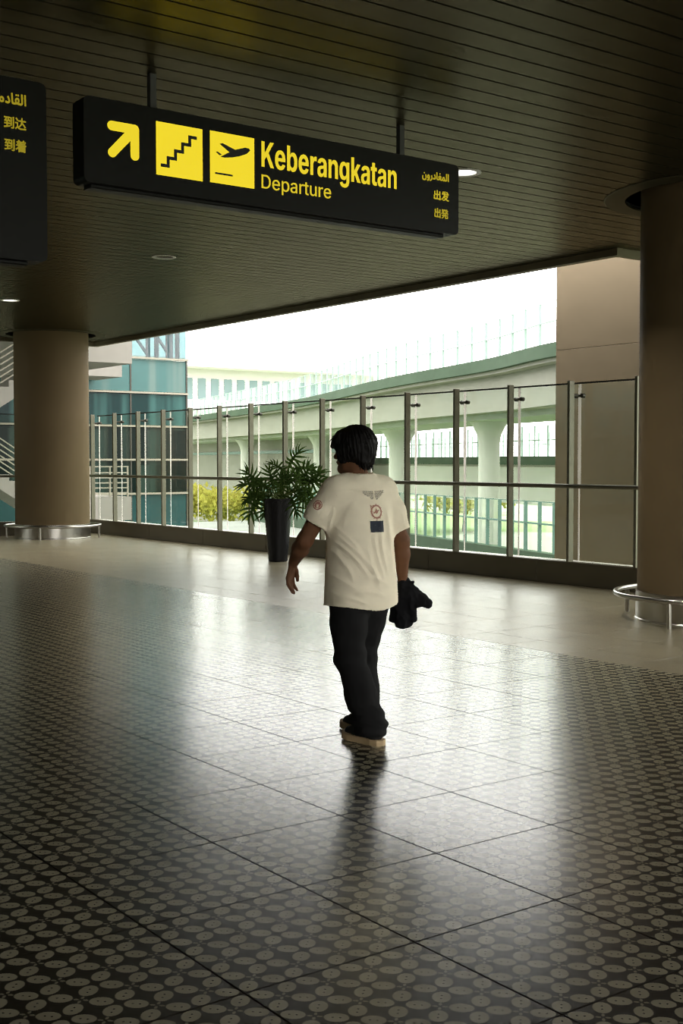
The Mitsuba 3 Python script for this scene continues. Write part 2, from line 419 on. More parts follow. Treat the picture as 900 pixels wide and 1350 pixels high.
# ------------------------------------------------------------------ hanging signs
GLY = {"keb":[[[1044,82,1065,82,1066,68,1075,79,1085,83,1101,82,1112,75,1116,69,1119,59,1119,0,1097,0,1097,51,1094,60,1091,63,1085,65,1078,65,1073,63,1067,55,1066,50,1066,0,1044,0]],[[953,28,955,34,961,41,969,45,977,47,999,49,1004,54,1002,62,994,66,983,65,976,59,976,57,957,59,956,63,958,67,968,77,978,81,998,82,1010,79,1017,75,1022,70,1026,60,1026,0,1005,0,1004,10,997,2,990,-1,974,-2,967,0,960,4,956,9,953,17],[974,26,977,15,982,13,991,13,998,16,1001,19,1004,26,1004,37,987,34,978,31]],[[894,65,894,82,906,82,906,102,928,102,928,83,930,82,944,82,944,65,928,65,928,22,929,19,933,16,943,17,946,1,939,-1,925,-1,914,3,910,7,906,16,906,65]],[[811,17,812,32,819,41,827,45,835,47,857,49,862,54,860,62,852,66,841,65,834,59,834,57,815,59,814,63,816,67,823,75,836,81,856,82,868,79,875,75,880,70,884,60,884,0,863,0,863,9,862,10,855,2,851,0,844,-2,832,-2,825,0,818,4,814,9],[832,26,835,15,840,13,849,13,856,16,859,19,862,26,862,37,845,34,836,31]],[[728,0,728,110,750,110,750,50,755,53,755,55,760,59,760,61,765,65,765,67,770,71,770,73,778,82,803,82,803,80,774,48,774,45,781,36,785,28,788,26,792,18,795,16,799,8,802,6,805,0,779,0,763,25,757,32,750,26,750,0]],[[629,33,629,50,632,62,637,71,644,78,656,83,670,83,679,79,686,71,687,82,709,82,709,-7,702,-21,694,-27,687,-30,677,-32,661,-32,651,-30,641,-25,635,-19,632,-12,651,-7,655,-13,663,-16,674,-16,682,-13,685,-10,687,-5,687,14,684,13,680,6,670,1,651,2,643,6,636,13,631,23],[651,38,653,29,655,25,660,20,665,18,673,18,680,21,683,24,687,36,687,48,683,59,678,64,673,66,665,66,660,64,654,57,652,51,651,44]],[[539,82,560,82,561,68,570,79,580,83,596,82,607,75,611,69,614,59,614,0,592,0,592,51,589,60,586,63,580,65,573,65,568,63,562,55,561,50,561,0,539,0]],[[448,17,449,32,456,41,464,45,472,47,494,49,499,54,497,62,489,66,478,65,471,59,471,57,452,59,451,63,453,67,460,75,473,81,493,82,505,79,512,75,517,70,521,60,521,0,500,0,500,9,499,10,492,2,488,0,481,-2,469,-2,462,0,455,4,451,9],[469,26,472,15,477,13,486,13,493,16,496,19,499,26,499,37,482,34,473,31]],[[391,82,413,82,414,71,421,80,425,82,429,83,439,83,440,82,440,63,427,64,423,63,414,54,413,48,413,0,391,0]],[[298,32,298,48,301,60,306,69,313,76,320,80,331,83,344,83,355,80,363,75,368,70,373,61,376,49,376,35,320,35,322,25,325,20,334,15,347,16,353,20,354,24,375,21,373,15,368,10,368,8,355,0,346,-2,331,-2,316,3,305,13,301,21],[324,60,321,53,322,49,355,50,351,61,341,66,330,65]],[[207,110,229,110,229,70,232,71,236,78,243,82,260,83,273,77,281,67,286,50,286,33,284,23,280,14,271,4,259,-1,247,-1,238,3,230,12,229,1,207,1],[229,34,230,29,233,23,240,17,249,16,256,19,259,22,263,31,264,44,261,57,255,64,250,66,242,66,234,61,229,49]],[[114,32,114,48,117,60,122,69,129,76,136,80,147,83,160,83,171,80,179,75,184,70,189,61,192,49,192,35,136,35,138,25,141,20,150,15,163,16,169,20,170,24,191,21,189,15,184,10,184,8,171,0,162,-2,147,-2,132,3,121,13,117,21],[140,60,137,53,138,49,171,50,167,61,157,66,146,65]],[[10,109,32,109,33,57,35,58,37,63,47,74,47,76,76,109,103,109,99,103,93,98,93,96,80,83,80,81,67,68,67,66,63,63,63,61,68,55,84,29,87,27,104,0,78,0,49,45,47,46,32,31,32,0,10,0]]],"dep":[[[632,32,632,48,635,60,639,68,648,77,653,80,663,83,676,83,686,80,697,72,703,62,706,49,706,36,647,36,648,27,651,20,661,12,676,11,683,13,689,19,690,23,699,20,704,20,703,14,701,11,694,4,686,0,678,-2,664,-2,656,0,648,4,639,13,635,21],[649,58,647,51,648,48,691,49,689,58,686,63,682,67,674,70,663,70,654,65]],[[579,0,579,82,593,82,593,70,594,69,595,72,601,79,611,83,622,83,622,68,610,69,603,67,598,63,595,58,594,54,594,0]],[[490,23,490,82,505,82,505,25,508,18,512,14,518,12,531,13,536,16,540,21,542,28,542,82,557,82,557,0,543,0,542,13,535,4,527,0,512,-1,505,1,495,9]],[[431,69,431,82,443,82,443,102,457,102,458,101,458,82,474,82,474,69,458,69,458,18,462,12,474,12,476,0,472,-1,456,0,450,3,445,9,443,15,443,69]],[[384,82,398,82,398,70,399,69,400,72,406,79,416,83,427,83,427,68,415,69,408,67,403,63,400,58,399,54,399,0,384,0]],[[295,28,298,36,309,44,321,47,342,49,347,52,347,60,345,65,337,70,322,69,318,67,312,61,312,59,298,62,300,69,305,75,319,82,337,83,348,80,357,73,362,61,362,0,347,0,346,10,339,2,333,-1,329,-2,312,-1,304,3,299,8,295,18],[310,20,311,17,315,13,320,11,332,11,339,14,345,20,347,25,347,39,324,36,315,33,310,27]],[[208,82,222,82,222,70,223,69,232,79,238,82,252,83,260,81,266,78,274,70,279,61,282,48,282,33,279,20,274,11,266,3,253,-2,241,-2,231,2,226,7,226,9,223,10,223,-31,208,-31],[222,36,223,29,226,21,232,14,240,11,250,11,257,14,263,21,267,35,267,48,265,56,261,63,255,68,248,70,240,70,231,66,226,60,223,52,222,45]],[[116,48,119,60,123,68,135,79,147,83,160,83,170,80,181,72,187,62,190,49,190,36,132,36,132,27,135,20,140,15,149,11,160,11,167,13,173,19,174,23,183,20,188,20,187,14,178,4,167,-1,148,-2,140,0,132,4,123,13,117,27],[133,58,131,51,132,48,175,49,173,58,170,63,166,67,158,70,147,70,138,65]],[[13,109,57,109,67,107,81,100,92,88,97,78,100,64,99,39,92,21,78,7,66,2,56,0,13,0],[28,14,53,13,63,15,71,19,78,26,81,31,85,46,84,69,82,76,78,83,71,90,66,93,54,96,28,96]]],"ar1":[[[443,79,442,81,458,81,460,0,445,0]],[[245,60,245,81,260,81,262,26,263,25,263,18,268,14,290,15,291,18,281,27,280,30,281,40,292,48,302,51,313,51,323,47,326,44,328,39,328,30,325,22,321,18,321,15,338,14,341,17,350,35,357,42,363,45,372,46,378,44,384,39,396,16,400,14,409,14,414,18,414,46,413,47,412,81,428,81,430,16,427,7,423,3,411,-1,397,-1,387,4,378,-2,369,-2,359,2,354,6,353,8,346,1,340,-1,318,0,305,5,294,1,283,-1,259,0,254,2,248,10,247,32,246,33,246,59],[360,25,360,20,364,16,369,13,376,13,378,15,376,24,370,31,366,31,363,29,363,27],[295,36,307,23,311,26,313,32,312,35,308,38,297,37]],[[298,67,298,73,303,78,309,78,314,73,314,67,309,62,303,62]],[[186,4,191,18,202,15,211,15,215,16,218,19,216,30,204,48,217,57,223,49,233,27,234,14,232,9,226,3,215,-1,201,-1,192,1]],[[133,-12,151,-3,158,5,160,10,160,18,153,36,156,36,168,42,175,23,175,7,170,-5,159,-16,141,-25,138,-25,138,-22]],[[88,-25,85,-10,100,-8,108,-5,110,-2,97,0,89,6,87,11,87,21,92,34,99,41,106,44,114,44,119,42,127,34,132,20,132,7,128,-6,123,-11,123,-13,117,-18,110,-22,100,-25],[102,20,105,14,114,14,116,15,115,23,111,28,107,28,104,25]],[[3,-3,4,15,8,26,12,26,22,22,18,5,21,-4,24,-7,33,-10,45,-10,53,-7,58,-2,61,10,59,23,54,35,65,40,69,39,75,22,76,5,72,-8,62,-19,54,-23,46,-25,30,-25,21,-23,13,-19,7,-13]],[[31,50,31,56,36,61,42,61,47,56,47,50,42,45,36,45]]],"ar2":[[[394,79,393,81,409,81,411,0,396,0]],[[268,81,283,81,285,26,286,25,286,18,289,15,292,14,308,14,303,24,303,34,307,43,318,51,331,52,338,49,344,43,347,36,347,23,343,15,360,14,365,18,365,46,364,47,363,81,379,81,381,16,378,7,374,3,362,-1,343,-1,343,0,330,1,326,3,307,-1,287,-1,277,2,273,6,270,15],[318,28,320,22,323,19,327,19,332,25,331,34,328,37,321,36,319,33]],[[328,66,328,73,333,77,340,76,343,72,342,65,338,62,333,62]],[[309,66,309,73,314,77,321,76,324,72,323,65,319,62,314,62]],[[209,4,214,18,225,15,234,15,238,16,241,19,239,30,227,48,240,57,246,49,256,27,257,14,255,9,249,3,238,-1,224,-1,215,1]],[[88,-25,85,-10,104,-7,111,-3,111,-1,102,-1,93,2,89,6,87,11,87,21,91,32,99,41,103,43,114,44,121,41,126,36,130,28,133,14,143,14,146,15,152,22,158,35,165,42,172,45,181,45,188,42,194,37,198,30,199,27,198,11,195,6,188,1,174,0,163,3,159,6,154,1,147,-1,129,-1,128,-6,121,-15,110,-22,100,-25],[168,18,174,15,181,15,184,17,184,23,180,29,174,30,170,27,167,21],[104,25,103,15,107,13,115,13,117,14,116,22,114,26,111,28,107,28]],[[3,-3,4,15,8,26,12,26,22,22,18,5,21,-4,24,-7,33,-10,45,-10,53,-7,58,-2,61,10,59,23,54,35,65,40,69,39,75,22,76,5,72,-8,62,-19,54,-23,46,-25,30,-25,21,-23,13,-19,7,-13]],[[31,50,31,56,36,61,42,61,47,56,47,50,42,45,36,45]]],"cn1":[[[103,4,103,7,112,12,124,24,124,26,131,34,138,50,137,52,121,52,116,50,114,52,112,61,115,62,119,70,122,82,124,84,134,82,134,77,130,69,129,63,140,63,142,64,145,86,149,87,155,86,158,84,154,63,179,63,179,66,167,79,169,82,176,85,190,70,190,67,187,66,186,63,197,63,197,53,196,52,152,52,149,46,150,45,180,45,182,46,188,43,188,38,183,27,171,11,180,5,200,0,200,-4,197,-6,195,-11,177,-6,161,3,145,-6,129,-11,124,-3,125,0,140,4,151,10,150,14,145,18,140,25,125,7,123,7,113,-2,109,-2],[149,34,154,24,161,19,168,25,172,33]],[[10,35,11,36,22,36,23,35,23,7,46,7,46,38,44,39,15,39,15,77,26,77,27,76,28,50,46,50,46,86,57,86,58,85,58,50,77,50,77,76,78,77,89,77,90,75,90,41,89,39,58,39,58,8,81,7,81,35,82,36,93,36,94,34,94,-8,93,-10,82,-10,80,-5,12,-5,10,-3]]],"cn2":[[[103,40,104,44,114,48,122,54,118,60,116,60,111,65,111,67,115,70,112,74,113,82,147,82,151,80,152,84,161,86,166,75,167,75,177,85,180,85,186,81,186,78,173,67,173,64,175,62,178,62,190,74,196,71,198,69,198,66,188,57,186,57,184,53,193,47,200,45,201,41,195,34,185,38,184,40,170,39,170,28,193,28,194,18,193,17,170,17,170,1,184,1,185,3,185,12,188,14,196,10,195,-3,192,-8,188,-10,163,-9,160,-7,158,-1,158,17,145,17,140,6,132,-3,117,-11,113,-11,113,-9,108,-5,108,-2,122,4,125,8,127,8,131,16,111,17,110,27,111,28,133,28,133,39,123,39,123,41,121,41,117,37,111,34,108,34,107,37],[135,51,135,50,169,50,170,51,159,65,154,74,153,79,152,79,151,75,145,63],[145,29,158,28,158,39,145,39],[122,71,125,66,130,64,134,67,135,70]],[[10,35,11,36,22,36,23,35,23,7,46,7,46,38,44,39,15,39,15,77,26,77,27,76,28,50,46,50,46,86,57,86,58,85,58,50,77,50,77,76,78,77,89,77,90,75,90,41,89,39,58,39,58,8,81,7,81,35,82,36,93,36,94,34,94,-8,93,-10,82,-10,80,-5,12,-5,10,-3]]],"cn3":[[[104,-1,104,2,107,4,107,6,119,16,119,38,105,38,105,49,129,49,130,48,130,15,134,11,135,13,132,15,132,18,139,21,148,30,152,37,156,50,156,55,133,55,132,62,121,57,116,68,109,76,108,78,109,81,114,84,118,84,127,72,130,65,157,66,159,86,170,86,170,66,198,66,198,56,197,55,168,54,168,50,182,37,182,35,189,29,189,27,198,17,198,15,195,12,193,12,191,9,188,9,178,24,165,37,160,27,155,22,155,20,146,12,139,8,141,6,151,4,179,4,180,5,199,6,200,1,197,-6,150,-7,140,-5,129,1,125,5,121,4,112,-8,109,-8]],[[69,-1,69,3,84,3,84,84,94,85,95,84,95,-2,92,-6,87,-8,72,-8]],[[6,2,7,6,29,10,29,23,10,23,10,33,11,34,29,34,29,43,23,44,16,42,12,43,9,52,12,53,17,59,21,68,8,69,7,79,9,80,61,80,63,77,66,78,74,78,75,77,75,13,64,13,64,71,62,71,62,69,48,69,50,64,60,52,62,48,62,44,54,40,51,46,42,46,40,44,41,34,59,34,61,31,61,25,60,23,41,23,41,12,45,12,51,14,61,15,62,5,15,-5,8,-5],[34,69,27,55,43,56,43,58,38,63,38,66,41,67,41,69]]],"cn4":[[[103,12,103,15,110,19,115,25,117,25,126,35,127,38,107,39,106,41,107,49,135,49,135,52,116,52,116,61,117,62,141,62,140,65,112,65,111,66,112,75,129,75,125,81,126,85,135,87,143,75,161,75,166,80,167,84,170,87,172,87,180,84,180,81,177,78,177,75,192,75,193,74,192,65,155,65,153,64,154,62,187,62,188,52,149,52,148,50,197,49,197,39,141,38,142,37,187,37,188,36,188,-10,177,-10,175,-7,139,-7,137,-11,129,-11,127,-10,127,18,112,6,110,6,106,11],[138,4,175,3,176,4,139,5],[138,15,175,14,176,15,139,16],[138,26,175,25,176,26,139,27]],[[69,-1,69,3,84,3,84,84,94,85,95,84,95,-2,92,-6,87,-8,72,-8]],[[6,2,7,6,29,10,29,23,10,23,10,33,11,34,29,34,29,43,23,44,16,42,12,43,9,52,12,53,17,59,21,68,8,69,7,79,9,80,61,80,63,77,66,78,74,78,75,77,75,13,64,13,64,71,62,71,62,69,48,69,50,64,60,52,62,48,62,44,54,40,51,46,42,46,40,44,41,34,59,34,61,31,61,25,60,23,41,23,41,12,45,12,51,14,61,15,62,5,15,-5,8,-5],[34,69,27,55,43,56,43,58,38,63,38,66,41,67,41,69]]]}
YS, SD = 6.817, 0.155
YEL = (0.80, 0.62, 0.016)


def glyphs(name, x0, x1, z0, z1):
    """The lettering 'name' fitted to the rectangle of the sign's face."""
    ps = []
    for g in GLY[name]:
        rs = [np.array(r, float).reshape(-1, 2) for r in g]
        ps.append(Polygon(rs[0], rs[1:]).buffer(0))
    s = unary_union(ps); b = s.bounds
    s = affinity.translate(s, -b[0], -b[1])
    return affinity.translate(affinity.scale(s, (x1 - x0) / (b[2] - b[0]), (z1 - z0) / (b[3] - b[1]), origin=(0, 0)), x0, z0)


def on_face(poly, d=0.004, back=False):
    """A polygon in (x, z) as a thin plate on the sign's front (or mirrored onto its back)."""
    m = extrude(poly, d)
    v = np.asarray(m[0])
    if back:
        xm = 3.055 + 6.07
        return np.stack([xm - v[:, 0], YS + SD + v[:, 2], v[:, 1]], 1), m[1]
    return np.stack([v[:, 0], YS - v[:, 2], v[:, 1]], 1), m[1]


def rrect(x0, x1, z0, z1, r):
    return sbox(x0 + r, z0 + r, x1 - r, z1 - r).buffer(r, 8)


GLOW = 1.05 / EV


def lit(key, poly, k=1.0, back=False, **kw):
    put(key, on_face(poly, back=back), 'sign_ink', emitter={'type': 'area', 'radiance': rgb(*(GLOW * k * c for c in YEL))}, **kw)


def plate(key, poly, back=False, **kw):
    m = on_face(poly, .003, back)
    v = m[0].copy(); v[:, 1] += -.004 if not back else .004
    put(key, (v, m[1]), 'sign_ink', **kw)


def sign_box(t, x0, x1, z0, z1, hang, r=.035):
    m = extrude(rrect(x0, x1, z0, z1, r), SD)
    v = np.asarray(m[0]); v = np.stack([v[:, 0], YS + v[:, 2], v[:, 1]], 1)
    put(t + '__box', (v, np.asarray(m[1])[:, ::-1]), 'sign_black')
    put(t + '__bottom_cover', rbox(x0 + .06, x1 - .10, YS + .045, YS + SD - .01, z0 - .022, z0 + .002, .006), 'sign_black')
    put(t + '__top_channel', rbox(x0 + .05, x1 - .05, YS + .04, YS + SD - .04, z1 - .002, z1 + .016, .004), 'hanger')
    for x in hang:
        put(t + '__hanger', rbox(x - .022, x + .022, YS + .055, YS + .099, z1, ZC + .01, .003), 'hanger')


s = thing('hanging_sign', 'black hanging sign with yellow arrow, stairs and aeroplane reading Keberangkatan Departure', 'sign')
sign_box(s, 3.12, 6.07, 3.10, 3.605, (3.61, 5.585))
cap = dict(cap_style='round', join_style='round')
arrow = unary_union([LineString([(3.300, 3.452), (3.452, 3.452), (3.452, 3.294)]).buffer(.0285, 10), LineString([(3.446, 3.446), (3.303, 3.293)]).buffer(.0285, 10)])
st = [(3.627, 3.250)]
steps = Polygon()
pts = [(3.625, 3.272)]
for k in range(5):
    pts += [(3.676 + k * .0492, 3.272 + k * .0492)]
    if k < 4:
        pts += [(3.676 + k * .0492, 3.272 + (k + 1) * .0492)]
pts = [(3.627, 3.264)]
x, z = 3.627, 3.264
for k in range(5):
    x += .0505; pts.append((x, z))
    if k < 4:
        z += .0500; pts.append((x, z))
steps = LineString(pts).buffer(.0095, cap_style='flat', join_style='mitre')
plane = unary_union([Polygon([(4.052, 3.376), (4.080, 3.374), (4.135, 3.383), (4.190, 3.398), (4.243, 3.420), (4.272, 3.446), (4.262, 3.457), (4.235, 3.459), (4.150, 3.432)]),
                     Polygon([(4.046, 3.456), (4.066, 3.462), (4.166, 3.432), (4.120, 3.412)]), Polygon([(4.018, 3.401), (4.030, 3.404), (4.060, 3.389), (4.045, 3.384)])])
runway = LineString([(4.012, 3.268), (4.140, 3.268)]).buffer(.005, cap_style='flat')
for back in (False, True):
    lit(s + '__arrow', arrow, 1.0, back)
    lit(s + '__stairs_panel', sbox(3.597, 3.203, 3.922, 3.527), 1.05, back)
    lit(s + '__aeroplane_panel', sbox(3.977, 3.207, 4.305, 3.530), 1.05, back)
    plate(s + '__stairs_symbol', steps, back); plate(s + '__aeroplane_symbol', unary_union([plane, runway]), back)
lit(s + '__lettering', glyphs('keb', 4.362, 5.487, 3.350 - .040, 3.524), 0.95, label='bold yellow word Keberangkatan')
lit(s + '__lettering', glyphs('dep', 4.362, 4.918, 3.195 - .0, 3.308), 0.80, label='yellow word Departure')
lit(s + '__lettering', glyphs('ar1', 5.722, 5.974, 3.455, 3.527), 0.50)
lit(s + '__lettering', glyphs('cn1', 5.832, 5.975, 3.330, 3.400), 0.60)
lit(s + '__lettering', glyphs('cn2', 5.838, 5.970, 3.202, 3.272), 0.45)

s2 = thing('hanging_sign', 'tall black hanging sign with small yellow Arabic and Chinese lettering, cut by the picture edge', 'sign')
sign_box(s2, 0.55, 2.888, 2.60, 3.625, (1.0, 2.40), .04)
lit(s2 + '__lettering', glyphs('ar2', 2.515, 2.765, 3.455, 3.537), 0.36)
lit(s2 + '__lettering', glyphs('cn3', 2.632, 2.764, 3.336, 3.404), 0.36)
lit(s2 + '__lettering', glyphs('cn4', 2.634, 2.764, 3.208, 3.278), 0.34)

# ------------------------------------------------------------------ planter and plant
PL = (9.75, 14.82)
p = thing('planter', 'tall tapered black planter standing by the glass fence', 'planter')
put(p + '__shell', lathe([(.001, 0), (.128, 0), (.138, .012), (.174, .45), (.214, .86), (.222, .885), (.222, .905), (.200, .905), (.187, .84)], *PL, 48), 'planter', smooth=35)
put(p + '__soil', lathe([(.0005, .858), (.1, .855), (.187, .845)], *PL, 32), 'soil')


def leaf_mesh(L, lobes, width, droop, curl, seed):
    """A deeply lobed blade along +x from the origin, z up; a flat thin sheet of strips."""
    r = np.random.default_rng(seed)
    v, f = [], []

    def mid(t):
        return np.array([L * t * (1 - .12 * droop * t), 0, L * (.12 * t - droop * t * t)])
    # the web along the midrib
    n = 10
    for i in range(n + 1):
        t = i / n
        w = L * (.035 + .085 * math.sin(math.pi * min(1, t * 1.05 + .12))) * (1 if t < .95 else .5)
        m = mid(t)
        v += [m + [0, -w, .18 * w], m, m + [0, w, .18 * w]]
    for i in range(n):
        a = i * 3
        for q in (0, 1):
            f += [[a + q, a + q + 1, a + q + 4], [a + q, a + q + 4, a + q + 3]]
    for k in range(lobes):
        for sgn in (-1, 1):
            t = .04 + .90 * k / (lobes - 1)
            ang = math.radians(142 - 122 * t + r.normal(0, 6))
            ll = L * width * (0.72 + 0.5 * math.sin(math.pi * min(1, .22 + .75 * t))) * r.uniform(.86, 1.1) * (1.0 if t < .9 else .8)
            d = np.array([math.cos(ang), sgn * math.sin(ang), 0]); e = np.array([-d[1], d[0], 0])
            b = mid(t); base = len(v); ns = 6
            for i in range(ns + 1):
                s_ = i / ns
                w = L * .047 * (1 - s_ ** 2.2) * (0.75 + .6 * math.sin(math.pi * s_)) + .0015
                c = b + d * ll * s_ + np.array([.10 * ll * s_ * s_, 0, L * .04 * math.sin(s_ * 3) - curl * ll * s_ * s_])
                v += [c - e * w, c + [0, 0, -.25 * w], c + e * w]
            for i in range(ns):
                a = base + i * 3
                for q in (0, 1):
                    f += [[a + q, a + q + 1, a + q + 4], [a + q, a + q + 4, a + q + 3]]
    base = len(v)
    return np.array(v), np.array(f)


ph = thing('philodendron', 'split-leaf green plant growing in the tall black planter', 'plant')
# tip-of-stalk position relative to the planter's centre (across the view, away, height), blade heading and size
CAMR, CAMF = np.array([math.cos(YAW), -math.sin(YAW), 0]), np.array([math.sin(YAW), math.cos(YAW), 0])
LEAVES = [  # across, away, z, blade direction in degrees in the view plane (0 = right, 90 = up), tilt toward viewer, length, droop
    (.155, .05, 1.36, 62, .35, .40, .25), (.23, .10, 1.33, 8, .3, .40, .35), (.20, -.05, 1.25, -35, .4, .36, .4), (.08, .02, 1.30, 140, .4, .30, .3),
    (.36, .10, 1.10, 20, .2, .40, .35), (.40, .0, 1.05, -48, .4, .40, .4), (.33, .15, 1.14, 62, .2, .34, .2), (.30, -.1, .99, -20, .3, .33, .5),
    (-.08, .05, 1.09, 100, .3, .34, .2), (-.02, .12, 1.06, 60, .2, .32, .2), (-.13, -.05, 1.06, 155, .3, .32, .3),
    (-.26, .0, 1.09, 168, .3, .40, .32), (-.30, .1, 1.12, 130, .2, .34, .25), (-.27, -.1, 1.00, 200, .3, .36, .4), (-.24, .05, .93, 232, .3, .46, .3),
    (-.16, -.1, .90, 262, .3, .36, .2), (.18, -.1, .92, -62, .3, .34, .3), (.26, .0, .94, -25, .2, .36, .5), (.05, -.14, 1.02, 80, .5, .28, .3), (.12, .14, 1.10, 40, .1, .34, .3),
    (-.18, .15, .98, 190, .1, .34, .4), (.44, .08, 1.12, 48, .2, .36, .2),
]
for i, (ax, aw, z, deg, tl, L, dp) in enumerate(LEAVES):
    tip = np.array([*PL, 0]) + CAMR * ax + CAMF * aw + [0, 0, z]
    a = math.radians(deg)
    X = CAMR * math.cos(a) + np.array([0, 0, 1.0]) * math.sin(a) + CAMF * (.25 if i % 2 else -.25)
    X /= np.linalg.norm(X)
    Z = -CAMF * (1 - tl) + np.array([0, 0, 1.0]) * (.35 + tl) + CAMR * rng.normal(0, .2)
    Z -= X * (Z @ X); Z /= np.linalg.norm(Z)
    Yv = np.cross(Z, X)
    v, f = leaf_mesh(L * .72, 7, .72, dp, .30, i + 3)
    v = v @ np.stack([X, Yv, Z])
    lf = put(ph + '__leaf', (v + tip, f), 'leaf', smooth=40)
    base = np.array([*PL, .87]) + CAMR * ax * .12 + CAMF * aw * .3
    u = np.linspace(0, 1, 8)[:, None]
    ctrl = base * .45 + tip * .55 + np.array([0, 0, .10])
    path = (1 - u) ** 2 * base + 2 * u * (1 - u) * ctrl + u ** 2 * tip
    put(lf + '__stalk', tube(path, np.linspace(.014, .008, 8), 6), 'stem', smooth=True)

# ------------------------------------------------------------------ figures: smooth unions of tapered limbs on a grid, meshed by surface nets
class Field:
    def __init__(self, lo, hi, h):
        self.lo, self.h = np.array(lo, float), h
        self.n = np.ceil((np.array(hi) - lo) / h).astype(int) + 1
        self.d = np.full(self.n, 1.0, np.float32)

    def block(self, lo, hi):
        a = np.clip(np.floor((np.asarray(lo) - self.lo) / self.h).astype(int), 0, self.n)
        b = np.clip(np.ceil((np.asarray(hi) - self.lo) / self.h).astype(int) + 1, 0, self.n)
        s = tuple(slice(x, y) for x, y in zip(a, b))
        g = np.meshgrid(*[self.lo[i] + self.h * np.arange(a[i], b[i]) for i in range(3)], indexing='ij')
        return s, np.stack(g, -1).astype(np.float32)

    def add(self, fn, lo, hi, k=0.0):
        pad = k + 3 * self.h
        s, p = self.block(np.asarray(lo) - pad, np.asarray(hi) + pad)
        a, b = self.d[s], fn(p)
        if k > 0:
            t = np.maximum(k - np.abs(a - b), 0) / k
            self.d[s] = np.minimum(a, b) - t * t * k * .25
        else:
            self.d[s] = np.minimum(a, b)

    def cut(self, fn, lo, hi, k=0.0):
        s, p = self.block(lo, hi)
        a, b = self.d[s], -fn(p)
        t = np.maximum(k - np.abs(a - b), 0) / k if k > 0 else 0
        self.d[s] = np.maximum(a, b) + t * t * k * .25

    def limb(self, a, b, ra, rb, k=0.02):
        a, b = np.asarray(a, float), np.asarray(b, float)
        r = max(ra, rb)

        def fn(p):
            ba = b - a
            t = np.clip(((p - a) @ ba) / (ba @ ba), 0, 1)
            return np.linalg.norm(p - a - t[..., None] * ba, axis=-1) - (ra + (rb - ra) * t)
        self.add(fn, np.minimum(a, b) - r, np.maximum(a, b) + r, k)

    def chain(self, pts, rs, k=0.02):
        for i in range(len(pts) - 1):
            self.limb(pts[i], pts[i + 1], rs[i], rs[i + 1], k)

    def ball(self, c, r, k=0.02, R=None):
        c, r = np.asarray(c, float), np.asarray(r, float) * np.ones(3)
        R = np.eye(3) if R is None else np.asarray(R)

        def fn(p):
            q = (p - c) @ R.T
            k0 = np.linalg.norm(q / r, axis=-1); k1 = np.linalg.norm(q / (r * r), axis=-1)
            return k0 * (k0 - 1) / np.maximum(k1, 1e-6)
        self.add(fn, c - r.max(), c + r.max(), k)

    def mesh(self):
        d, n = self.d, self.n
        ins = d < 0
        c = ins[:-1, :-1, :-1].astype(np.int8)
        cnt = np.zeros(np.array(ins.shape) - 1, np.int8)
        for a, b, e in np.ndindex(2, 2, 2):
            cnt += ins[a:n[0] - 1 + a, b:n[1] - 1 + b, e:n[2] - 1 + e]
        ijk = np.argwhere((cnt > 0) & (cnt < 8))
        idx = np.full(cnt.shape, -1, np.int32)
        idx[tuple(ijk.T)] = np.arange(len(ijk))
        cor = {o: d[ijk[:, 0] + o[0], ijk[:, 1] + o[1], ijk[:, 2] + o[2]] for o in np.ndindex(2, 2, 2)}
        acc, num = np.zeros((len(ijk), 3)), np.zeros(len(ijk))
        for o in np.ndindex(2, 2, 2):
            for ax in range(3):
                if o[ax]:
                    continue
                o2 = tuple(o[i] + (i == ax) for i in range(3))
                da, db = cor[o], cor[o2]
                m = (da < 0) != (db < 0)
                t = np.where(m, da / np.where(m, da - db, 1), 0)
                pt = np.array(o, float)[None] + t[:, None] * np.eye(3)[ax]
                acc += np.where(m[:, None], pt, 0); num += m
        v = self.lo + self.h * (ijk + acc / num[:, None])
        fs = []
        for ax in range(3):
            u, w = (ax + 1) % 3, (ax + 2) % 3
            sl0 = [slice(None)] * 3; sl1 = [slice(None)] * 3
            sl0[ax], sl1[ax] = slice(0, -1), slice(1, None)
            A, B = ins[tuple(sl0)], ins[tuple(sl1)]
            e = np.argwhere(A != B)
            e = e[(e[:, u] > 0) & (e[:, w] > 0) & (e[:, u] < n[u] - 1) & (e[:, w] < n[w] - 1)]
            up = A[tuple(e.T)]
            q = []
            for du, dw in ((-1, -1), (0, -1), (0, 0), (-1, 0)):
                g = e.copy(); g[:, u] += du; g[:, w] += dw
                q.append(idx[tuple(g.T)])
            q = np.stack(q, 1)
            q = np.where(up[:, None], q, q[:, ::-1])
            fs.append(q)
        q = np.vstack(fs); q = q[(q >= 0).all(1)]
        return v, np.vstack([q[:, [0, 1, 2]], q[:, [0, 2, 3]]])


def relax(m, rounds=4, lam=.5, mu=-.52):
    v, f = m
    e = np.vstack([f[:, [0, 1]], f[:, [1, 2]], f[:, [2, 0]]])
    from scipy.sparse import coo_matrix
    n = len(v)
    A = coo_matrix((np.ones(2 * len(e)), (np.r_[e[:, 0], e[:, 1]], np.r_[e[:, 1], e[:, 0]])), (n, n)).tocsr()
    A.data[:] = 1
    deg = np.asarray(A.sum(1)).ravel()[:, None]
    for _ in range(rounds):
        for s in (lam, mu):
            v = v + s * (A @ v / deg - v)
    return v, f


def normals(v, f):
    n = np.zeros_like(v); c = np.cross(v[f[:, 1]] - v[f[:, 0]], v[f[:, 2]] - v[f[:, 0]])
    for k in range(3):
        np.add.at(n, f[:, k], c)
    return n / np.maximum(np.linalg.norm(n, axis=1, keepdims=True), 1e-12)


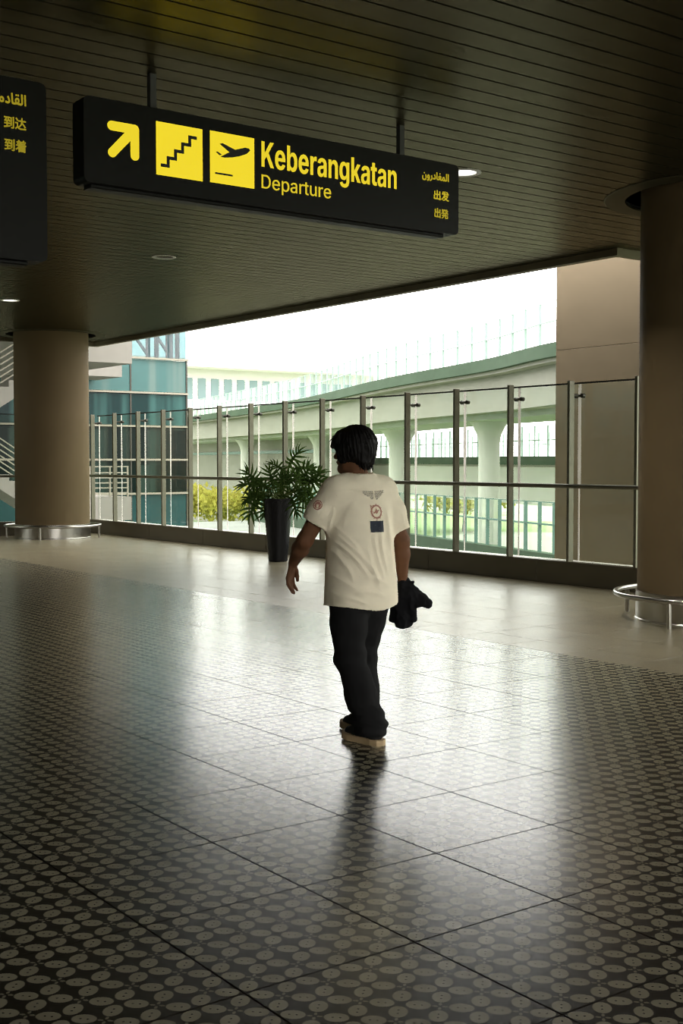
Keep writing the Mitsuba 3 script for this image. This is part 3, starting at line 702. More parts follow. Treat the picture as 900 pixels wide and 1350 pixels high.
mat('skin', principled(paint((0.145, 0.068, 0.034), 30, .15), 0.6, spec=0.15))
mat('eye', principled((0.5, 0.48, 0.45), 0.2))
mat('iris', principled((0.015, 0.01, 0.008), 0.2))
mat('lips', principled((0.17, 0.07, 0.05), 0.5))
mat('nail', principled((0.42, 0.27, 0.20), 0.4))
mat('hair', principled(proc(lambda p, n, uv: mi.Color3f(0.005, 0.0045, 0.004) * (0.6 + 0.9 * noise(p.x * 300, p.y * 300, p.z * 40))), 0.6, spec=0.15))
mat('shirt', principled(proc(lambda p, n, uv: mi.Color3f(0.82, 0.75, 0.57) * (0.93 + 0.07 * fbm(p.x * 30, p.y * 30, p.z * 30, 2) + 0.04 * noise(p.x * 700, p.y * 700, p.z * 700))), 0.85, spec=0.15, sheen=0.2))
mat('trousers', principled((0.010, 0.010, 0.010), 0.9, spec=0.15))
mat('black_cloth', principled((0.008, 0.008, 0.009), 0.92, spec=0.12))
mat('shoe', principled((0.012, 0.012, 0.012), 0.7, spec=0.3))
mat('sole', principled(paint((0.42, 0.31, 0.17), 20, .2), 0.7))
mat('print_red', principled((0.40, 0.20, 0.14), 0.9))
mat('print_grey', principled((0.22, 0.20, 0.15), 0.9))
mat('print_navy', principled((0.022, 0.028, 0.040), 0.85))

MAN = np.array([3.872, 5.07, 0.0])                  # walks along +y; x to his right


def R_z(deg):
    a = math.radians(deg)
    return np.array([[math.cos(a), -math.sin(a), 0], [math.sin(a), math.cos(a), 0], [0, 0, 1]])


LS, LE, LW = np.array([-.172, .050, 1.285]), np.array([-.272, .150, 1.036]), np.array([-.226, .325, .905])
RS, RE, RW = np.array([.180, .050, 1.285]), np.array([.252, .005, 1.020]), np.array([.288, .040, .812])
HC = np.array([-.005, .085, 1.500])                 # middle of the head
HR = R_z(24)                                        # head turned to his left


def hd(x, y, z):
    return HC + HR @ np.array([x, y, z])


person = thing('person', 'person in white printed T-shirt and black trousers walking away, black jacket in hand', 'person')

B = Field([-.42, -.25, 0.02], [.42, .60, 1.62], .0042)
# trunk, neck and head
B.ball([0, .04, 1.14], [.155, .10, .20], .03); B.ball([0, .035, .86], [.155, .11, .16], .05)
B.limb(LS, [0, .05, 1.32], .042, .05, .03); B.limb(RS, [0, .05, 1.32], .042, .05, .03)
B.limb([0, .045, 1.28], hd(0, -.012, -.075), .066, .055, .03)
B.ball(hd(0, -.012, .028), [.073, .092, .092], .02, HR.T)
B.ball(hd(0, .022, -.045), [.058, .070, .068], .03, HR.T)
B.limb(hd(-.035, .03, -.088), hd(0, .072, -.098), .022, .020, .02); B.limb(hd(.035, .03, -.088), hd(0, .072, -.098), .022, .020, .02)
B.limb(hd(0, .088, .004), hd(0, .108, -.033), .009, .013, .012)                      # nose
for s_ in (-1, 1):
    B.ball(hd(s_ * .012, .096, -.036), .010, .008)
    B.limb(hd(s_ * .012, .083, .022), hd(s_ * .048, .066, .020), .010, .009, .012)    # brow
    B.ball(hd(s_ * .045, .058, -.022), [.022, .022, .020], .02)                       # cheek
    B.cut(lambda p, c=hd(s_ * .031, .092, .006): np.linalg.norm(p - c, axis=-1) - .016, hd(s_ * .031, .092, .006) - .03, hd(s_ * .031, .092, .006) + .03, .008)
    E_ = R_z(24 - s_ * 18)
    B.ball(hd(s_ * .073, -.012, -.012), [.010, .020, .033], .006, E_.T)               # ear
B.limb(hd(-.020, .086, -.062), hd(.020, .086, -.062), .008, .008, .008)
# arms
B.chain([LS, LS * .5 + LE * .5, LE, LE * .62 + LW * .38, LW], [.046, .047, .041, .043, .027], .02)
B.chain([RS, RS * .5 + RE * .5, RE, RE * .65 + RW * .35, RW], [.046, .046, .041, .042, .027], .02)


def hand(W, D, P, thumb, spread, curl, L=.95, tcurl=.6):
    """Wrist W, D along the hand, P the palm's facing, thumb the side of the thumb. Finger chains rooted in the palm."""
    D, P = D / np.linalg.norm(D), P - D * (P @ D) / (D @ D)
    P = P / np.linalg.norm(P); S = thumb - D * (thumb @ D) - P * (thumb @ P); S /= np.linalg.norm(S)
    for o, w in ((.026, .8), (.009, 1), (-.009, 1), (-.026, .85)):
        B.limb(W + D * .005 + S * o * .55, W + D * .078 * L + S * o, .016 * w, .0125 * w, .010)
    tips = []
    for i, (o, ln) in enumerate(((.028, .066), (.0095, .074), (-.0095, .069), (-.027, .054))):
        q = W + D * .080 * L + S * o
        a = 0.15
        pts, rs = [q - D * .01], [.0105]
        for sg, (fr, r) in enumerate(((.45, .0092), (.32, .0085), (.23, .0072))):
            a += curl[i] * (1.0, .9, .6)[sg]
            d = D * math.cos(a) + P * math.sin(a) + S * spread * (1.5 - i) * .08
            q = q + d * ln * fr * 1.15
            pts.append(q); rs.append(r)
        B.chain(pts, rs, .003); tips.append((q, d, P))
    q = W + D * .022 + S * .022
    pts, rs = [q], [.0155]
    for fr, r, a in ((.036, .0125, .5), (.030, .0105, .5 - tcurl * .5), (.024, .0085, .5 - tcurl)):
        q = q + (D * math.cos(a) + S * math.sin(a) + P * .35) / 1.1 * fr
        pts.append(q); rs.append(r)
    B.chain(pts, rs, .006)
    return tips


LD = np.array([-.008, .034, -.105])
tips = hand(LW, LD, np.array([.45, -.80, .1]), np.array([.85, .35, -.1]), .8, (.30, .22, .26, .34), 1.10, .45)
hand(RW, np.array([.03, .02, -.1]), np.array([-.9, .2, -.1]), np.array([.15, .9, -.2]), .2, (1.0, 1.05, 1.05, 1.05), .95, 1.0)
# legs (inside the trousers)
LH, LK, LA = np.array([-.096, .02, .80]), np.array([-.085, .010, .425]), np.array([-.058, -.128, .075])
RH, RK, RA = np.array([.085, .03, .80]), np.array([.082, .130, .425]), np.array([.078, .085, .075])
B.chain([LH, LK, LA], [.078, .052, .034], .03); B.chain([RH, RK, RA], [.078, .052, .034], .03)
B.limb(LA, LA + [0, .10, -.045], .032, .026, .02); B.limb(RA, RA + [0, .11, -.035], .032, .026, .02)
v, f = relax(B.mesh(), 3)
put(person + '__body', (v + MAN, f), 'skin', smooth=True)
for s_ in (-1, 1):
    e = trimesh.creation.icosphere(2, .0125)
    put(person + '__eye', (e.vertices + hd(s_ * .031, .078, .006) + MAN, e.faces), 'eye', smooth=True)
    e = trimesh.creation.icosphere(2, .0062)
    put(person + '__eye__iris', (e.vertices + hd(s_ * .031, .0855, .006) + MAN, e.faces), 'iris', smooth=True)
lp = trimesh.creation.icosphere(3, 1.0)
put(person + '__mouth', ((lp.vertices * [.022, .008, .0075]) @ HR.T + hd(0, .0905, -.062) + MAN, lp.faces), 'lips', smooth=True)

# hair: a full cap with combed strands, longer at the nape and over the forehead
HF = Field(HC - [.16, .17, .15], HC + [.16, .19, .17], .0036)
HF.ball(hd(0, -.018, .036), [.094, .112, .098], .02, HR.T)
HF.ball(hd(-.004, -.050, -.030), [.060, .060, .058], .04, HR.T)
HF.ball(hd(-.064, .006, .000), [.024, .058, .052], .03, HR.T); HF.ball(hd(.062, .006, .004), [.022, .054, .044], .03, HR.T)
HF.ball(hd(-.066, .030, -.030), [.015, .026, .040], .02, HR.T)
HF.limb(hd(-.055, .056, .070), hd(-.070, .090, .022), .026, .012, .03)
HF.limb(hd(-.010, .070, .078), hd(-.022, .104, .040), .028, .012, .03)
HF.limb(hd(.040, .060, .070), hd(.052, .092, .032), .026, .012, .03)
HF.limb(hd(-.03, -.075, -.06), hd(-.022, -.070, -.088), .026, .012, .02); HF.limb(hd(.02, -.078, -.06), hd(.020, -.070, -.090), .026, .012, .02)
HF.cut(lambda p: np.linalg.norm(((p - hd(0.012, .122, -.045)) @ HR) / [.070, .060, .070], axis=-1) * .06 - .06, HC - [.2, .2, .2], HC + [.2, .2, .2], .01)
v, f = HF.mesh()
q = (v - HC) @ HR
az, el = np.arctan2(q[:, 1], q[:, 0]), np.arctan2(q[:, 2], np.hypot(q[:, 0], q[:, 1]))
st = meshkit.noise(np.stack([az * 14 + el * 2.2, el * 2.5, 0 * az], 1), 3) + .6 * meshkit.noise(np.stack([az * 31 + el * 4, el * 4.5, 0 * az], 1), 5)
st += .9 * meshkit.noise(q * 38, 8)
v = v + normals(v, f) * ((st - 1.2) * .0062)[:, None]
put(person + '__hair', (v + MAN, f), 'hair', smooth=True, label='thick short black hair')
ring = []
for k in range(52):                                  # loose locks at the fringe and nape
    r_ = np.random.default_rng(k)
    if k < 30:
        a0 = hd(r_.uniform(-.085, .05), r_.uniform(.055, .085), r_.uniform(.050, .095)); d0 = HR @ np.array([r_.normal(-.35, .4), 1.0, r_.uniform(-.9, .2)])
        ln = r_.uniform(.02, .045)
    else:
        a0 = hd(r_.uniform(-.06, .03), r_.uniform(-.10, -.06), r_.uniform(-.085, -.05)); d0 = HR @ np.array([r_.normal(0, .3), -.25, -1.0]); ln = r_.uniform(.012, .024)
    d0 = d0 / np.linalg.norm(d0); sd = np.cross(d0, [0, 0, 1.0]); sd /= np.linalg.norm(sd) + 1e-9
    u = np.linspace(0, 1, 5)[:, None]
    ring.append(tube(a0 + d0 * ln * u + np.array([0, 0, -.012]) * u * u, np.array([.0045, .004, .003, .002, .0006]), 5))
put(person + '__hair__locks', join(*[(a + MAN, b) for a, b in ring]), 'hair', smooth=True, kind='stuff')


# T-shirt
def profile(tab):
    tab = np.array(tab)
    return lambda z: [np.interp(z, tab[:, 0], tab[:, i]) for i in range(1, 5)]


SP = profile([(.66, .000, .030, .204, .160), (.80, .000, .030, .199, .154), (.95, .000, .034, .190, .143), (1.08, -.001, .040, .186, .134), (1.18, .000, .044, .184, .126),
              (1.25, .002, .046, .176, .118), (1.30, .003, .046, .158, .104), (1.34, .002, .046, .112, .086), (1.365, .000, .048, .080, .074), (1.40, -.002, .050, .066, .066)])
S = Field([-.36, -.22, .62], [.36, .32, 1.46], .0055)


def torso(p):
    cx, cy, rx, ry = SP(p[..., 2])
    k = ((np.abs(p[..., 0] - cx) / rx) ** 2.3 + (np.abs(p[..., 1] - cy) / ry) ** 2.3) ** (1 / 2.3)
    d = (k - 1) * np.minimum(rx, ry) * .9
    hem = .690 + .012 * np.cos(2 * np.arctan2(p[..., 1], p[..., 0]))
    return np.maximum(np.maximum(d, hem - p[..., 2]), p[..., 2] - 1.372)


S.add(torso, [-.24, -.17, .66], [.24, .24, 1.40])


def sleeve(a, b, c, r, cutp, cutn):
    G = Field(S.lo, S.lo, S.h)
    G.n, G.d = S.n, np.full(S.n, 1.0, np.float32)
    G.chain([a, b, c], r, .03)
    P, N = np.array(cutp), np.array(cutn) / np.linalg.norm(cutn)
    G.cut(lambda p: -((p - P) @ N), S.lo - 1, S.lo + 2, .004)
    k = .045
    t = np.maximum(k - np.abs(S.d - G.d), 0) / k
    S.d = np.minimum(S.d, G.d) - t * t * k * .25


LM, RM = LS * .36 + LE * .64, RS * .20 + RE * .80
sleeve(LS + [.045, 0, .004], LS * .6 + LE * .4 + [0, 0, -.002], LM + (LE - LS) * .25, [.070, .072, .071, .071][:3], LM, LE - LS)
sleeve(RS + [-.045, 0, .004], RS * .6 + RE * .4 + [0, 0, -.002], RM + (RE - RS) * .25, [.070, .068, .064][:3], RM, RE - RS)
S.limb([-.02, .045, 1.312], LS + [.012, 0, .014], .052, .054, .07); S.limb([.02, .045, 1.312], RS + [-.012, 0, .014], .052, .054, .07)
NK = hd(0, -.012, -.075) * .25 + np.array([0, .045, 1.33]) * .75
S.cut(lambda p: np.linalg.norm((p - [.0, .056, 1.398]) / [.070, .072, .050], axis=-1) * .05 - .05, [-.2, -.1, 1.3], [.2, .2, 1.46], .004)


def hollow(c, rad, lo, hi, n, deep):
    n = np.array(n) / np.linalg.norm(n)
    S.cut(lambda p: np.maximum(np.linalg.norm((p - c) - ((p - c) @ n)[..., None] * n, axis=-1) - rad, np.abs((p - c) @ n) - deep), lo, hi)


hollow(LM, .060, LM - .12, LM + .12, LE - LS, .035); hollow(RM, .053, RM - .12, RM + .12, RE - RS, .035)
S.cut(lambda p: np.maximum((((np.abs(p[..., 0]) / .192) ** 2.3 + (np.abs(p[..., 1] - .03) / .148) ** 2.3) ** (1 / 2.3) - 1) * .15, p[..., 2] - .725), [-.25, -.2, .62], [.25, .3, .74])
v, f = relax(S.mesh(), 2)
nv = normals(v, f)
fold = np.zeros(len(v))


def ridge(a, b, w, h, bend=0.0):
    """A soft fold on the back: from a to b in (azimuth x, height), w wide, h high."""
    a, b = np.array(a), np.array(b)
    q = np.stack([v[:, 0] * .806 - (v[:, 1] - .04) * .592, v[:, 2]], 1)
    d = b - a; L = np.linalg.norm(d); d = d / L; n_ = np.array([-d[1], d[0]])
    s_ = ((q - a) @ d) / L; o = (q - a) @ n_ - bend * L * 4 * s_ * (1 - s_)
    env = np.clip(np.minimum(s_ / .25, (1 - s_) / .35), 0, 1)
    env = env * env * (3 - 2 * env)
    return h * env * np.exp(-(o / w) ** 2) * (v[:, 1] < .09)


for a, b, w, h, bd in [((-.165, 1.10), (.12, .80), .013, .009, .06), ((-.17, 1.06), (.06, .82), .013, .008, .08), ((-.175, 1.02), (-.02, .80), .015, .008, .08), ((-.15, 1.13), (.02, .96), .012, .007, .04),
                       ((.105, 1.20), (.155, .82), .012, .008, -.05), ((.070, 1.10), (.14, .80), .012, .008, -.05), ((.135, 1.22), (.165, .95), .010, .007, 0), ((.03, 1.03), (.12, .76), .014, .006, -.04),
                       ((-.19, .88), (.05, .735), .014, .006, .05), ((-.19, .80), (-.04, .70), .013, .005, .04), ((.0, .86), (.165, .78), .014, .005, .10), ((-.13, 1.22), (-.165, 1.07), .010, .008, 0),
                       ((-.05, .77), (.15, .735), .011, .005, .12), ((-.12, .76), (.06, .70), .011, .005, .06)]:
    fold += ridge(a, b, w, h, bd)
fold += .006 * (meshkit.fbm(v * [7, 7, 4], 3, 4) - .5) * np.clip((1.36 - v[:, 2]) / .1, 0, 1) + .003 * (meshkit.fbm(v * [16, 16, 9], 3, 9) - .5)
v = v + nv * fold[:, None]
SHIRT = (v, f)
put(person + '__shirt', (v + MAN, f), 'shirt', smooth=True, label='white T-shirt with small prints on the back and sleeve')
# trousers
Q = Field([-.30, -.34, .02], [.30, .36, .88], .0055)
Q.ball([0, .020, .775], [.178, .142, .145], .02)
for h_, k_, a_ in ((LH, LK, LA), (RH, RK, RA)):
    Q.chain([h_ + [.0, -.005, -.03], h_ * .45 + k_ * .55, k_, k_ * .45 + a_ * .55, a_ + [.0, .002, .030], a_ + [.0, -.006, .010]], [.102, .092, .077, .078, .077, .078], .03)
    Q.cut(lambda p, y0=a_[1]: np.maximum(p[..., 2] - .044 - .22 * np.clip(p[..., 1] - y0 - .07, 0, 1), np.abs(p[..., 0] - (-.15 if y0 < 0 else .15)) - .15), [-.4, -.4, 0], [.4, .4, .20], .004)
v, f = relax(Q.mesh(), 2)
ang = meshkit.fbm(v * [11, 11, 6], 3, 2) - .5
zz = v[:, 2]
v = v + normals(v, f) * ((.016 * ang) + .006 * np.sin(zz * 95 + 6 * meshkit.noise(v * 7, 4)) * np.exp(-((zz - .11) / .07) ** 2) + .004 * np.sin(zz * 60 + v[:, 0] * 25) * np.exp(-((zz - .45) / .10) ** 2))[:, None]
v[:, 2] = np.maximum(v[:, 2], .012)
put(person + '__trousers', (v + MAN, f), 'trousers', smooth=True)


def shoe(ankle, yaw, pitch, lift):
    """A low black canvas shoe with a tan rubber sole: outline of a foot, toe along +y."""
    out = np.array([(-.026, -.125), (-.036, -.09), (-.034, -.03), (-.040, .03), (-.048, .075), (-.042, .115), (-.018, .140), (.012, .138), (.036, .112), (.042, .07), (.036, .02), (.033, -.04), (.035, -.09), (.024, -.125), (0, -.136)])
    pg = Polygon(out).buffer(.012, 8).buffer(-.004, 8)
    sm = extrude(pg, .030)
    sv = np.asarray(sm[0]).copy(); sv[:, 2] += np.where(sv[:, 1] > .06, (sv[:, 1] - .06) ** 2 * 1.6, 0)
    U = Field([-.08, -.17, -.005], [.08, .18, .15], .0045)
    U.limb([0, -.085, .055], [0, .02, .050], .040, .040, .02); U.limb([0, .02, .048], [-.004, .095, .034], .040, .034, .02)
    U.limb([0, -.085, .06], [0, -.070, .115], .038, .038, .02); U.limb([0, -.03, .075], [0, .05, .058], .033, .030, .02)
    U.cut(lambda p: p[..., 2] - .026, [-.1, -.2, -.02], [.1, .2, .027])
    um = relax(U.mesh(), 2)
    c, s_ = math.cos(pitch), math.sin(pitch)
    Rx = np.array([[1, 0, 0], [0, c, -s_], [0, s_, c]])
    Rt = R_z(yaw) @ Rx
    o = np.array([ankle[0], ankle[1] + .055, lift])
    return (sv @ Rt.T + o + MAN, sm[1]), (um[0] @ Rt.T + o + MAN, um[1])


for an, yw, pt, lf in ((LA, 5, 0.0, 0.0), (RA, 0, 0.0, 0.0)):
    so, up_ = shoe(an, yw, pt, lf)
    k = put(person + '__shoe', up_, 'shoe', smooth=True)
    put(k + '__sole', so, 'sole', smooth=40, label='tan rubber sole')


# prints on the shirt, pressed onto the cloth from straight behind or beside it
def press(poly, origin, right, towards, off=.0016, step=.007):
    """A flat motif (metres) laid on the shirt's surface: origin its centre, right its x axis, towards the direction it is pressed in."""
    right, towards = np.array(right, float), np.array(towards, float)
    parts = []
    for g in getattr(poly, 'geoms', [poly]):
        v2, f2 = trimesh.creation.triangulate_polygon(g.segmentize(step), engine='earcut')
        m = trimesh.Trimesh(np.c_[v2, 0 * v2[:, 0]], f2, process=False)
        v3, f3 = trimesh.remesh.subdivide_to_size(m.vertices, m.faces, step * 1.6)
        parts.append((v3, f3))
    v2, f2 = join(*parts)
    up_ = np.cross(right, towards); up_ = up_ / np.linalg.norm(up_)
    if up_[2] < 0:
        up_ = -up_
    P = np.array(origin) + v2[:, :1] * right + v2[:, 1:2] * up_
    tm = trimesh.Trimesh(*SHIRT, process=False)
    loc, ri, ti = tm.ray.intersects_location(P - towards * .5, np.tile(towards, (len(P), 1)), multiple_hits=False)
    out = P.copy(); out[ri] = loc
    hit = np.zeros(len(P), bool); hit[ri] = True
    n = np.zeros((len(P), 3)); n[ri] = tm.face_normals[ti]
    n = np.where(((n @ towards) > 0)[:, None], -n, n)
    f2 = f2[hit[f2].all(1)]
    return out + off * n - off * .5 * towards + MAN, f2


back = np.array([0.0, 1.0, 0]); rt = np.array([1.0, 0, 0])
wing = []
for row, (w0, w1, zz) in enumerate([(0.072, 0.006, .018), (.068, .004, .0105), (.058, .003, .003), (.046, .004, -.0045), (.032, .006, -.012), (.024, .010, -.0185)]):
    for s_ in (-1, 1):
        x = w1
        r_ = np.random.default_rng(row * 5 + s_ + 2)
        while x < w0 - .003:
            w = min(r_.uniform(.004, .011), w0 - x)
            wing.append(sbox(s_ * x if s_ > 0 else -(x + w), zz - .0024 + .05 * x, (x + w) if s_ > 0 else -x, zz + .0024 + .05 * x))
            x += w + .0028
put(person + '__shirt__back_lettering', press(unary_union(wing), [.010, 0, 1.268], rt, back), 'print_grey', label='wing-shaped block of tiny grey lettering')
c0 = Point(0, 0)
emb = unary_union([c0.buffer(.036, 24).difference(c0.buffer(.0275, 24)), c0.buffer(.010, 12), Polygon([(-.004, .008), (.0, .024), (.004, .008)]), Polygon([(-.024, -.004), (.020, .010), (.018, .004), (-.018, -.010)]),
                   sbox(-.003, -.043, .003, -.030), Polygon([(-.034, .022), (-.037, .036), (-.026, .029)]), sbox(-.030, .0, -.020, .002)] +
                  [affinity.rotate(sbox(-.0025, .033, .0025, .040), a, origin=(0, 0)) for a in range(0, 360, 30)])
put(person + '__shirt__round_emblem', press(emb, [.014, 0, 1.184], rt, back), 'print_red', label='faded red round emblem')
put(person + '__shirt__dark_block', press(sbox(-.042, -.028, .042, .028).buffer(.001), [.012, 0, 1.108], rt, back), 'print_navy', label='dark blue rectangle print')
sl = np.array([.86, .50, 0.0]); sl /= np.linalg.norm(sl)
sleeve_c = LS * .62 + LE * .38
emb2 = unary_union([c0.buffer(.024, 20).difference(c0.buffer(.019, 20)), c0.buffer(.0165, 12).difference(Polygon([(-.004, -.014), (.004, -.014), (.006, .002), (-.006, .004)]))])
put(person + '__shirt__sleeve_emblem', press(emb2, sleeve_c + [0, .0, .030], [.62, -.78, 0], [.78, .62, 0]), 'print_red', label='small red emblem on the sleeve')

# the jacket he carries
J = Field([.16, -.16, .50], [.56, .26, .88], .0048)
JX = np.array([.806, -.592, 0])
JC = np.array([RW[0] + .004, RW[1], 0])


def jp(o, z, away=0.0):
    return JC + JX * o + np.array([.592, .806, 0]) * away + [0, 0, z]


J.limb(jp(0, RW[2] - .035), jp(.0, .735), .046, .056, .02)                          # gathered in the fist
J.limb(jp(.0, .745), jp(-.052, .742), .040, .018, .02); J.limb(jp(.01, .765), jp(.050, .795, -.02), .020, .012, .015)
for o0, o1, z1, r, aw in ((-.02, -.042, .600, .030, .02), (.0, -.012, .578, .034, -.015), (.018, .020, .582, .034, .02), (.03, .048, .598, .026, -.01)):
    J.limb(jp(o0, .735, aw * .5), jp(o1, z1, aw), .040, r, .02)                     # the panel hanging down
for o1, z1, r, aw in ((.148, .680, .013, .01), (.128, .676, .022, -.01), (.108, .684, .030, .015), (.080, .700, .040, -.01), (.055, .730, .042, 0)):
    J.limb(jp(.015, .740), jp(o1, z1, aw), .040, r, .02)                            # a sleeve swung out to the side
v, f = relax(J.mesh(), 2)
nn = normals(v, f)
fo = 1 - 2 * np.abs(meshkit.fbm((v + [.4 * v[:, 2:3].ravel().mean(), 0, 0]) * [17, 17, 9], 3, 11) - .5) * 2
v = v + nn * (.016 * (fo - .6) + .010 * (meshkit.fbm(v * 30, 3, 13) - .5))[:, None]
jk = thing('jacket', 'crumpled black jacket dangling from the hand of the walking person', 'jacket')
put(jk + '__cloth', (v + MAN, f), 'black_cloth', smooth=True)

# ------------------------------------------------------------------ outdoors
put('ground', box(10.97, 260, -60, 330, -7.3, -7.0), 'ground', kind='structure')
put('ground__north_part', box(-60, 10.97, 23.4, 330, -7.3, -7.0), 'ground')
put('ground__building_base', box(XW - .3, 11.0, YB - .3, 23.36, -7.3, -.31), 'concrete_low')

pr = thing('concrete_pier', 'broad tan painted pier standing right outside the glass fence', 'pillar')
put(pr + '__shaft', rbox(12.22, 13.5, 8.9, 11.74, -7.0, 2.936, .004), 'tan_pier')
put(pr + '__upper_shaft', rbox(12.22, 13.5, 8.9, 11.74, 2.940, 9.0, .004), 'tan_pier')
put(pr + '__joint', box(12.24, 13.48, 8.92, 11.72, 2.92, 2.95), 'concrete_low')


def spline(pts, step):
    from scipy.interpolate import CubicSpline
    p = np.array(pts, float); s_ = np.r_[0, np.cumsum(np.linalg.norm(np.diff(p, axis=0), axis=1))]
    c = CubicSpline(s_, p)
    q = np.arange(0, s_[-1], step)
    t = c(q, 1); t /= np.linalg.norm(t, axis=1, keepdims=True)
    return c(q), t


def sweep(path, t, section):
    """A closed section (offset to the far side, height) swept along a plan path."""
    n2 = np.stack([t[:, 1], -t[:, 0]], 1)            # away from the concourse
    sec = np.array(section, float); k = len(sec)
    v = np.concatenate([path[:, None, :] + n2[:, None, :] * sec[None, :, :1], np.broadcast_to(sec[None, :, 1:], (len(path), k, 1))], -1).reshape(-1, 3)
    f = []
    for i in range(len(path) - 1):
        for q in range(k):
            q2 = (q + 1) % k
            f += [[i * k + q, (i + 1) * k + q2, i * k + q2], [i * k + q, (i + 1) * k + q, (i + 1) * k + q2]]
    return v, np.array(f)


def railing(key, path_fn, z, off, height, n_max, pane=True, mid=.52, th=.026, step=1, metal='green_metal'):
    """Posts every metre, two rails and glass along a swept path, offset to the far side."""
    p, t = path_fn
    n2 = np.stack([t[:, 1], -t[:, 0]], 1); p = p + n2 * off
    put(key + '__top_rail', sweep(p[::3], t[::3], [(-.02, z + height), (.02, z + height), (.02, z + height + .03), (-.02, z + height + .03)]), metal)
    put(key + '__handrail', sweep(p[::3], t[::3], [(-.05, z + height * mid), (.03, z + height * mid), (.03, z + height * mid + .06), (-.05, z + height * mid + .06)]), metal)
    k = np.arange(0, len(p) - 1, step); p, t, n2 = p[k], t[k], n2[k]
    m = min(len(p) - 1, n_max)
    for i in range(0, m):
        a, d, nn = p[i], t[i], n2[i]
        c = [a - d * th - nn * .06, a + d * th - nn * .06, a + d * th + nn * .06, a - d * th + nn * .06]
        v = np.array([[*x, z] for x in c] + [[*x, z + height] for x in c])
        put(key + '__post', (v, BOXF), metal)
    if pane:
        for i in range(0, m):
            a, b = p[i] + t[i] * .05 + n2[i] * .09, p[i + 1] - t[i + 1] * .05 + n2[i + 1] * .09
            v = np.array([[*a, z], [*b, z], [*b, z + height], [*a, z + height]])
            put(key + '__pane', (v, np.array([[0, 1, 2], [0, 2, 3]])), 'far_glass')


# the upper ramp, curving away behind the fence
UP = spline([(40.2, 14), (40.5, 31.9), (41.5, 39.9), (44.6, 46.8), (48.0, 56.5), (51.6, 66.5), (55.9, 76.5), (61.0, 89), (66.0, 104), (72, 124), (80, 152), (91, 184)], .5)
ZU = 6.9
ur = thing('elevated_ramp', 'upper elevated road ramp with green fascia curving away outside', 'bridge')
put(ur + '__fascia', sweep(*[a[::2] for a in UP], [(0, ZU - .62), (.35, ZU - .62), (.35, ZU + .02), (0, ZU + .02)]), 'fascia', smooth=30)
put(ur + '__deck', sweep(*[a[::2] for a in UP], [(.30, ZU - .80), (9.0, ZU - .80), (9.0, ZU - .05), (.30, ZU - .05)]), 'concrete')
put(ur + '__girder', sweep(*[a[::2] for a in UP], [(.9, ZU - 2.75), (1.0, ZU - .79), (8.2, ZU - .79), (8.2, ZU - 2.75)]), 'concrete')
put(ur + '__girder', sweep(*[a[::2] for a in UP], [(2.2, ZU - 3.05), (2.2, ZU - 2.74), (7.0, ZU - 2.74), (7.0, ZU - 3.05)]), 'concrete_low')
railing(ur + '__near_railing', UP, ZU, .15, 1.95, 90, step=4)
railing(ur + '__far_railing', UP, ZU - .1, 8.6, 1.95, 90, pane=False, step=4)

# the lower ramp behind it
LO = spline([(53, 14), (53.5, 32), (55.5, 46), (60.5, 62), (67, 79), (76, 101), (86, 128), (96, 155)], .5)
ZL = 1.75
lr = thing('elevated_ramp', 'lower elevated road ramp seen through the gap beneath the upper one', 'bridge')
put(lr + '__fascia', sweep(*[a[::2] for a in LO], [(0, ZL - .55), (.35, ZL - .55), (.35, ZL + .02), (0, ZL + .02)]), 'fascia', smooth=30)
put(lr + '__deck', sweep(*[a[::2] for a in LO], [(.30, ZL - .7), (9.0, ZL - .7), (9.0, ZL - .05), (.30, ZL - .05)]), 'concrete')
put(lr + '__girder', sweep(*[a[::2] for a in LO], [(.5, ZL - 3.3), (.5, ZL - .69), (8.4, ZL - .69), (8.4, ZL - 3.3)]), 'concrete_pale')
railing(lr + '__near_railing', LO, ZL, .15, 2.05, 90, pane=False, step=4)
railing(lr + '__far_railing', LO, ZL, 8.7, 2.05, 90, pane=False, step=4)

# the terrace road just below the fence, with its own glass railing
TE = spline([(27.5, 4), (28.3, 16), (29.5, 24), (31.5, 32), (34.2, 41), (37.5, 52), (41.5, 66)], .5)
ZT = -2.3
te = thing('terrace_road', 'low curved road with a glass railing just below the fence outside', 'road')
put(te + '__surface', sweep(TE[0][::2], TE[1][::2], [(-9.5, ZT - .5), (0, ZT - .5), (0, ZT), (-9.5, ZT)]), 'asphalt')
put(te + '__kerb', sweep(TE[0][::2], TE[1][::2], [(-.15, ZT - .6), (.25, ZT - .6), (.25, ZT + .55), (-.15, ZT + .55)]), 'fascia')
railing(te + '__railing', TE, ZT + .55, .05, 1.75, 70, th=.035, mid=.55, step=2, metal='teal_metal')

PIERS = [(52.0, 55.5, 1.05), (60.3, 74.5, 1.3), (68.2, 96.1, 1.2), (74.0, 118.8, 1.2), (47.6, 36.5, 1.1)]
PLAB = ['stout round bridge pier with a flared head in the fence bay nearest the tan pier', 'pale round bridge pier two fence bays beside the walking person',
        'grey bridge pier behind the crown of the potted plant', 'distant grey bridge pier by the teal building', 'round bridge pier behind the broad tan pier']
for (x, y, r), lb in zip(PIERS, PLAB):
    z0, z1 = -7.0, ZU - 3.05
    q = thing('bridge_pier', lb, 'pillar', 'piers of the elevated ramps')
    put(q + '__shaft', lathe([(r * .62, z0), (r * .62, z1 - 1.3), (r * .70, z1 - .8), (r * .95, z1 - .25), (r * 1.15, z1)], x, y, 40), 'concrete_pale', smooth=30)

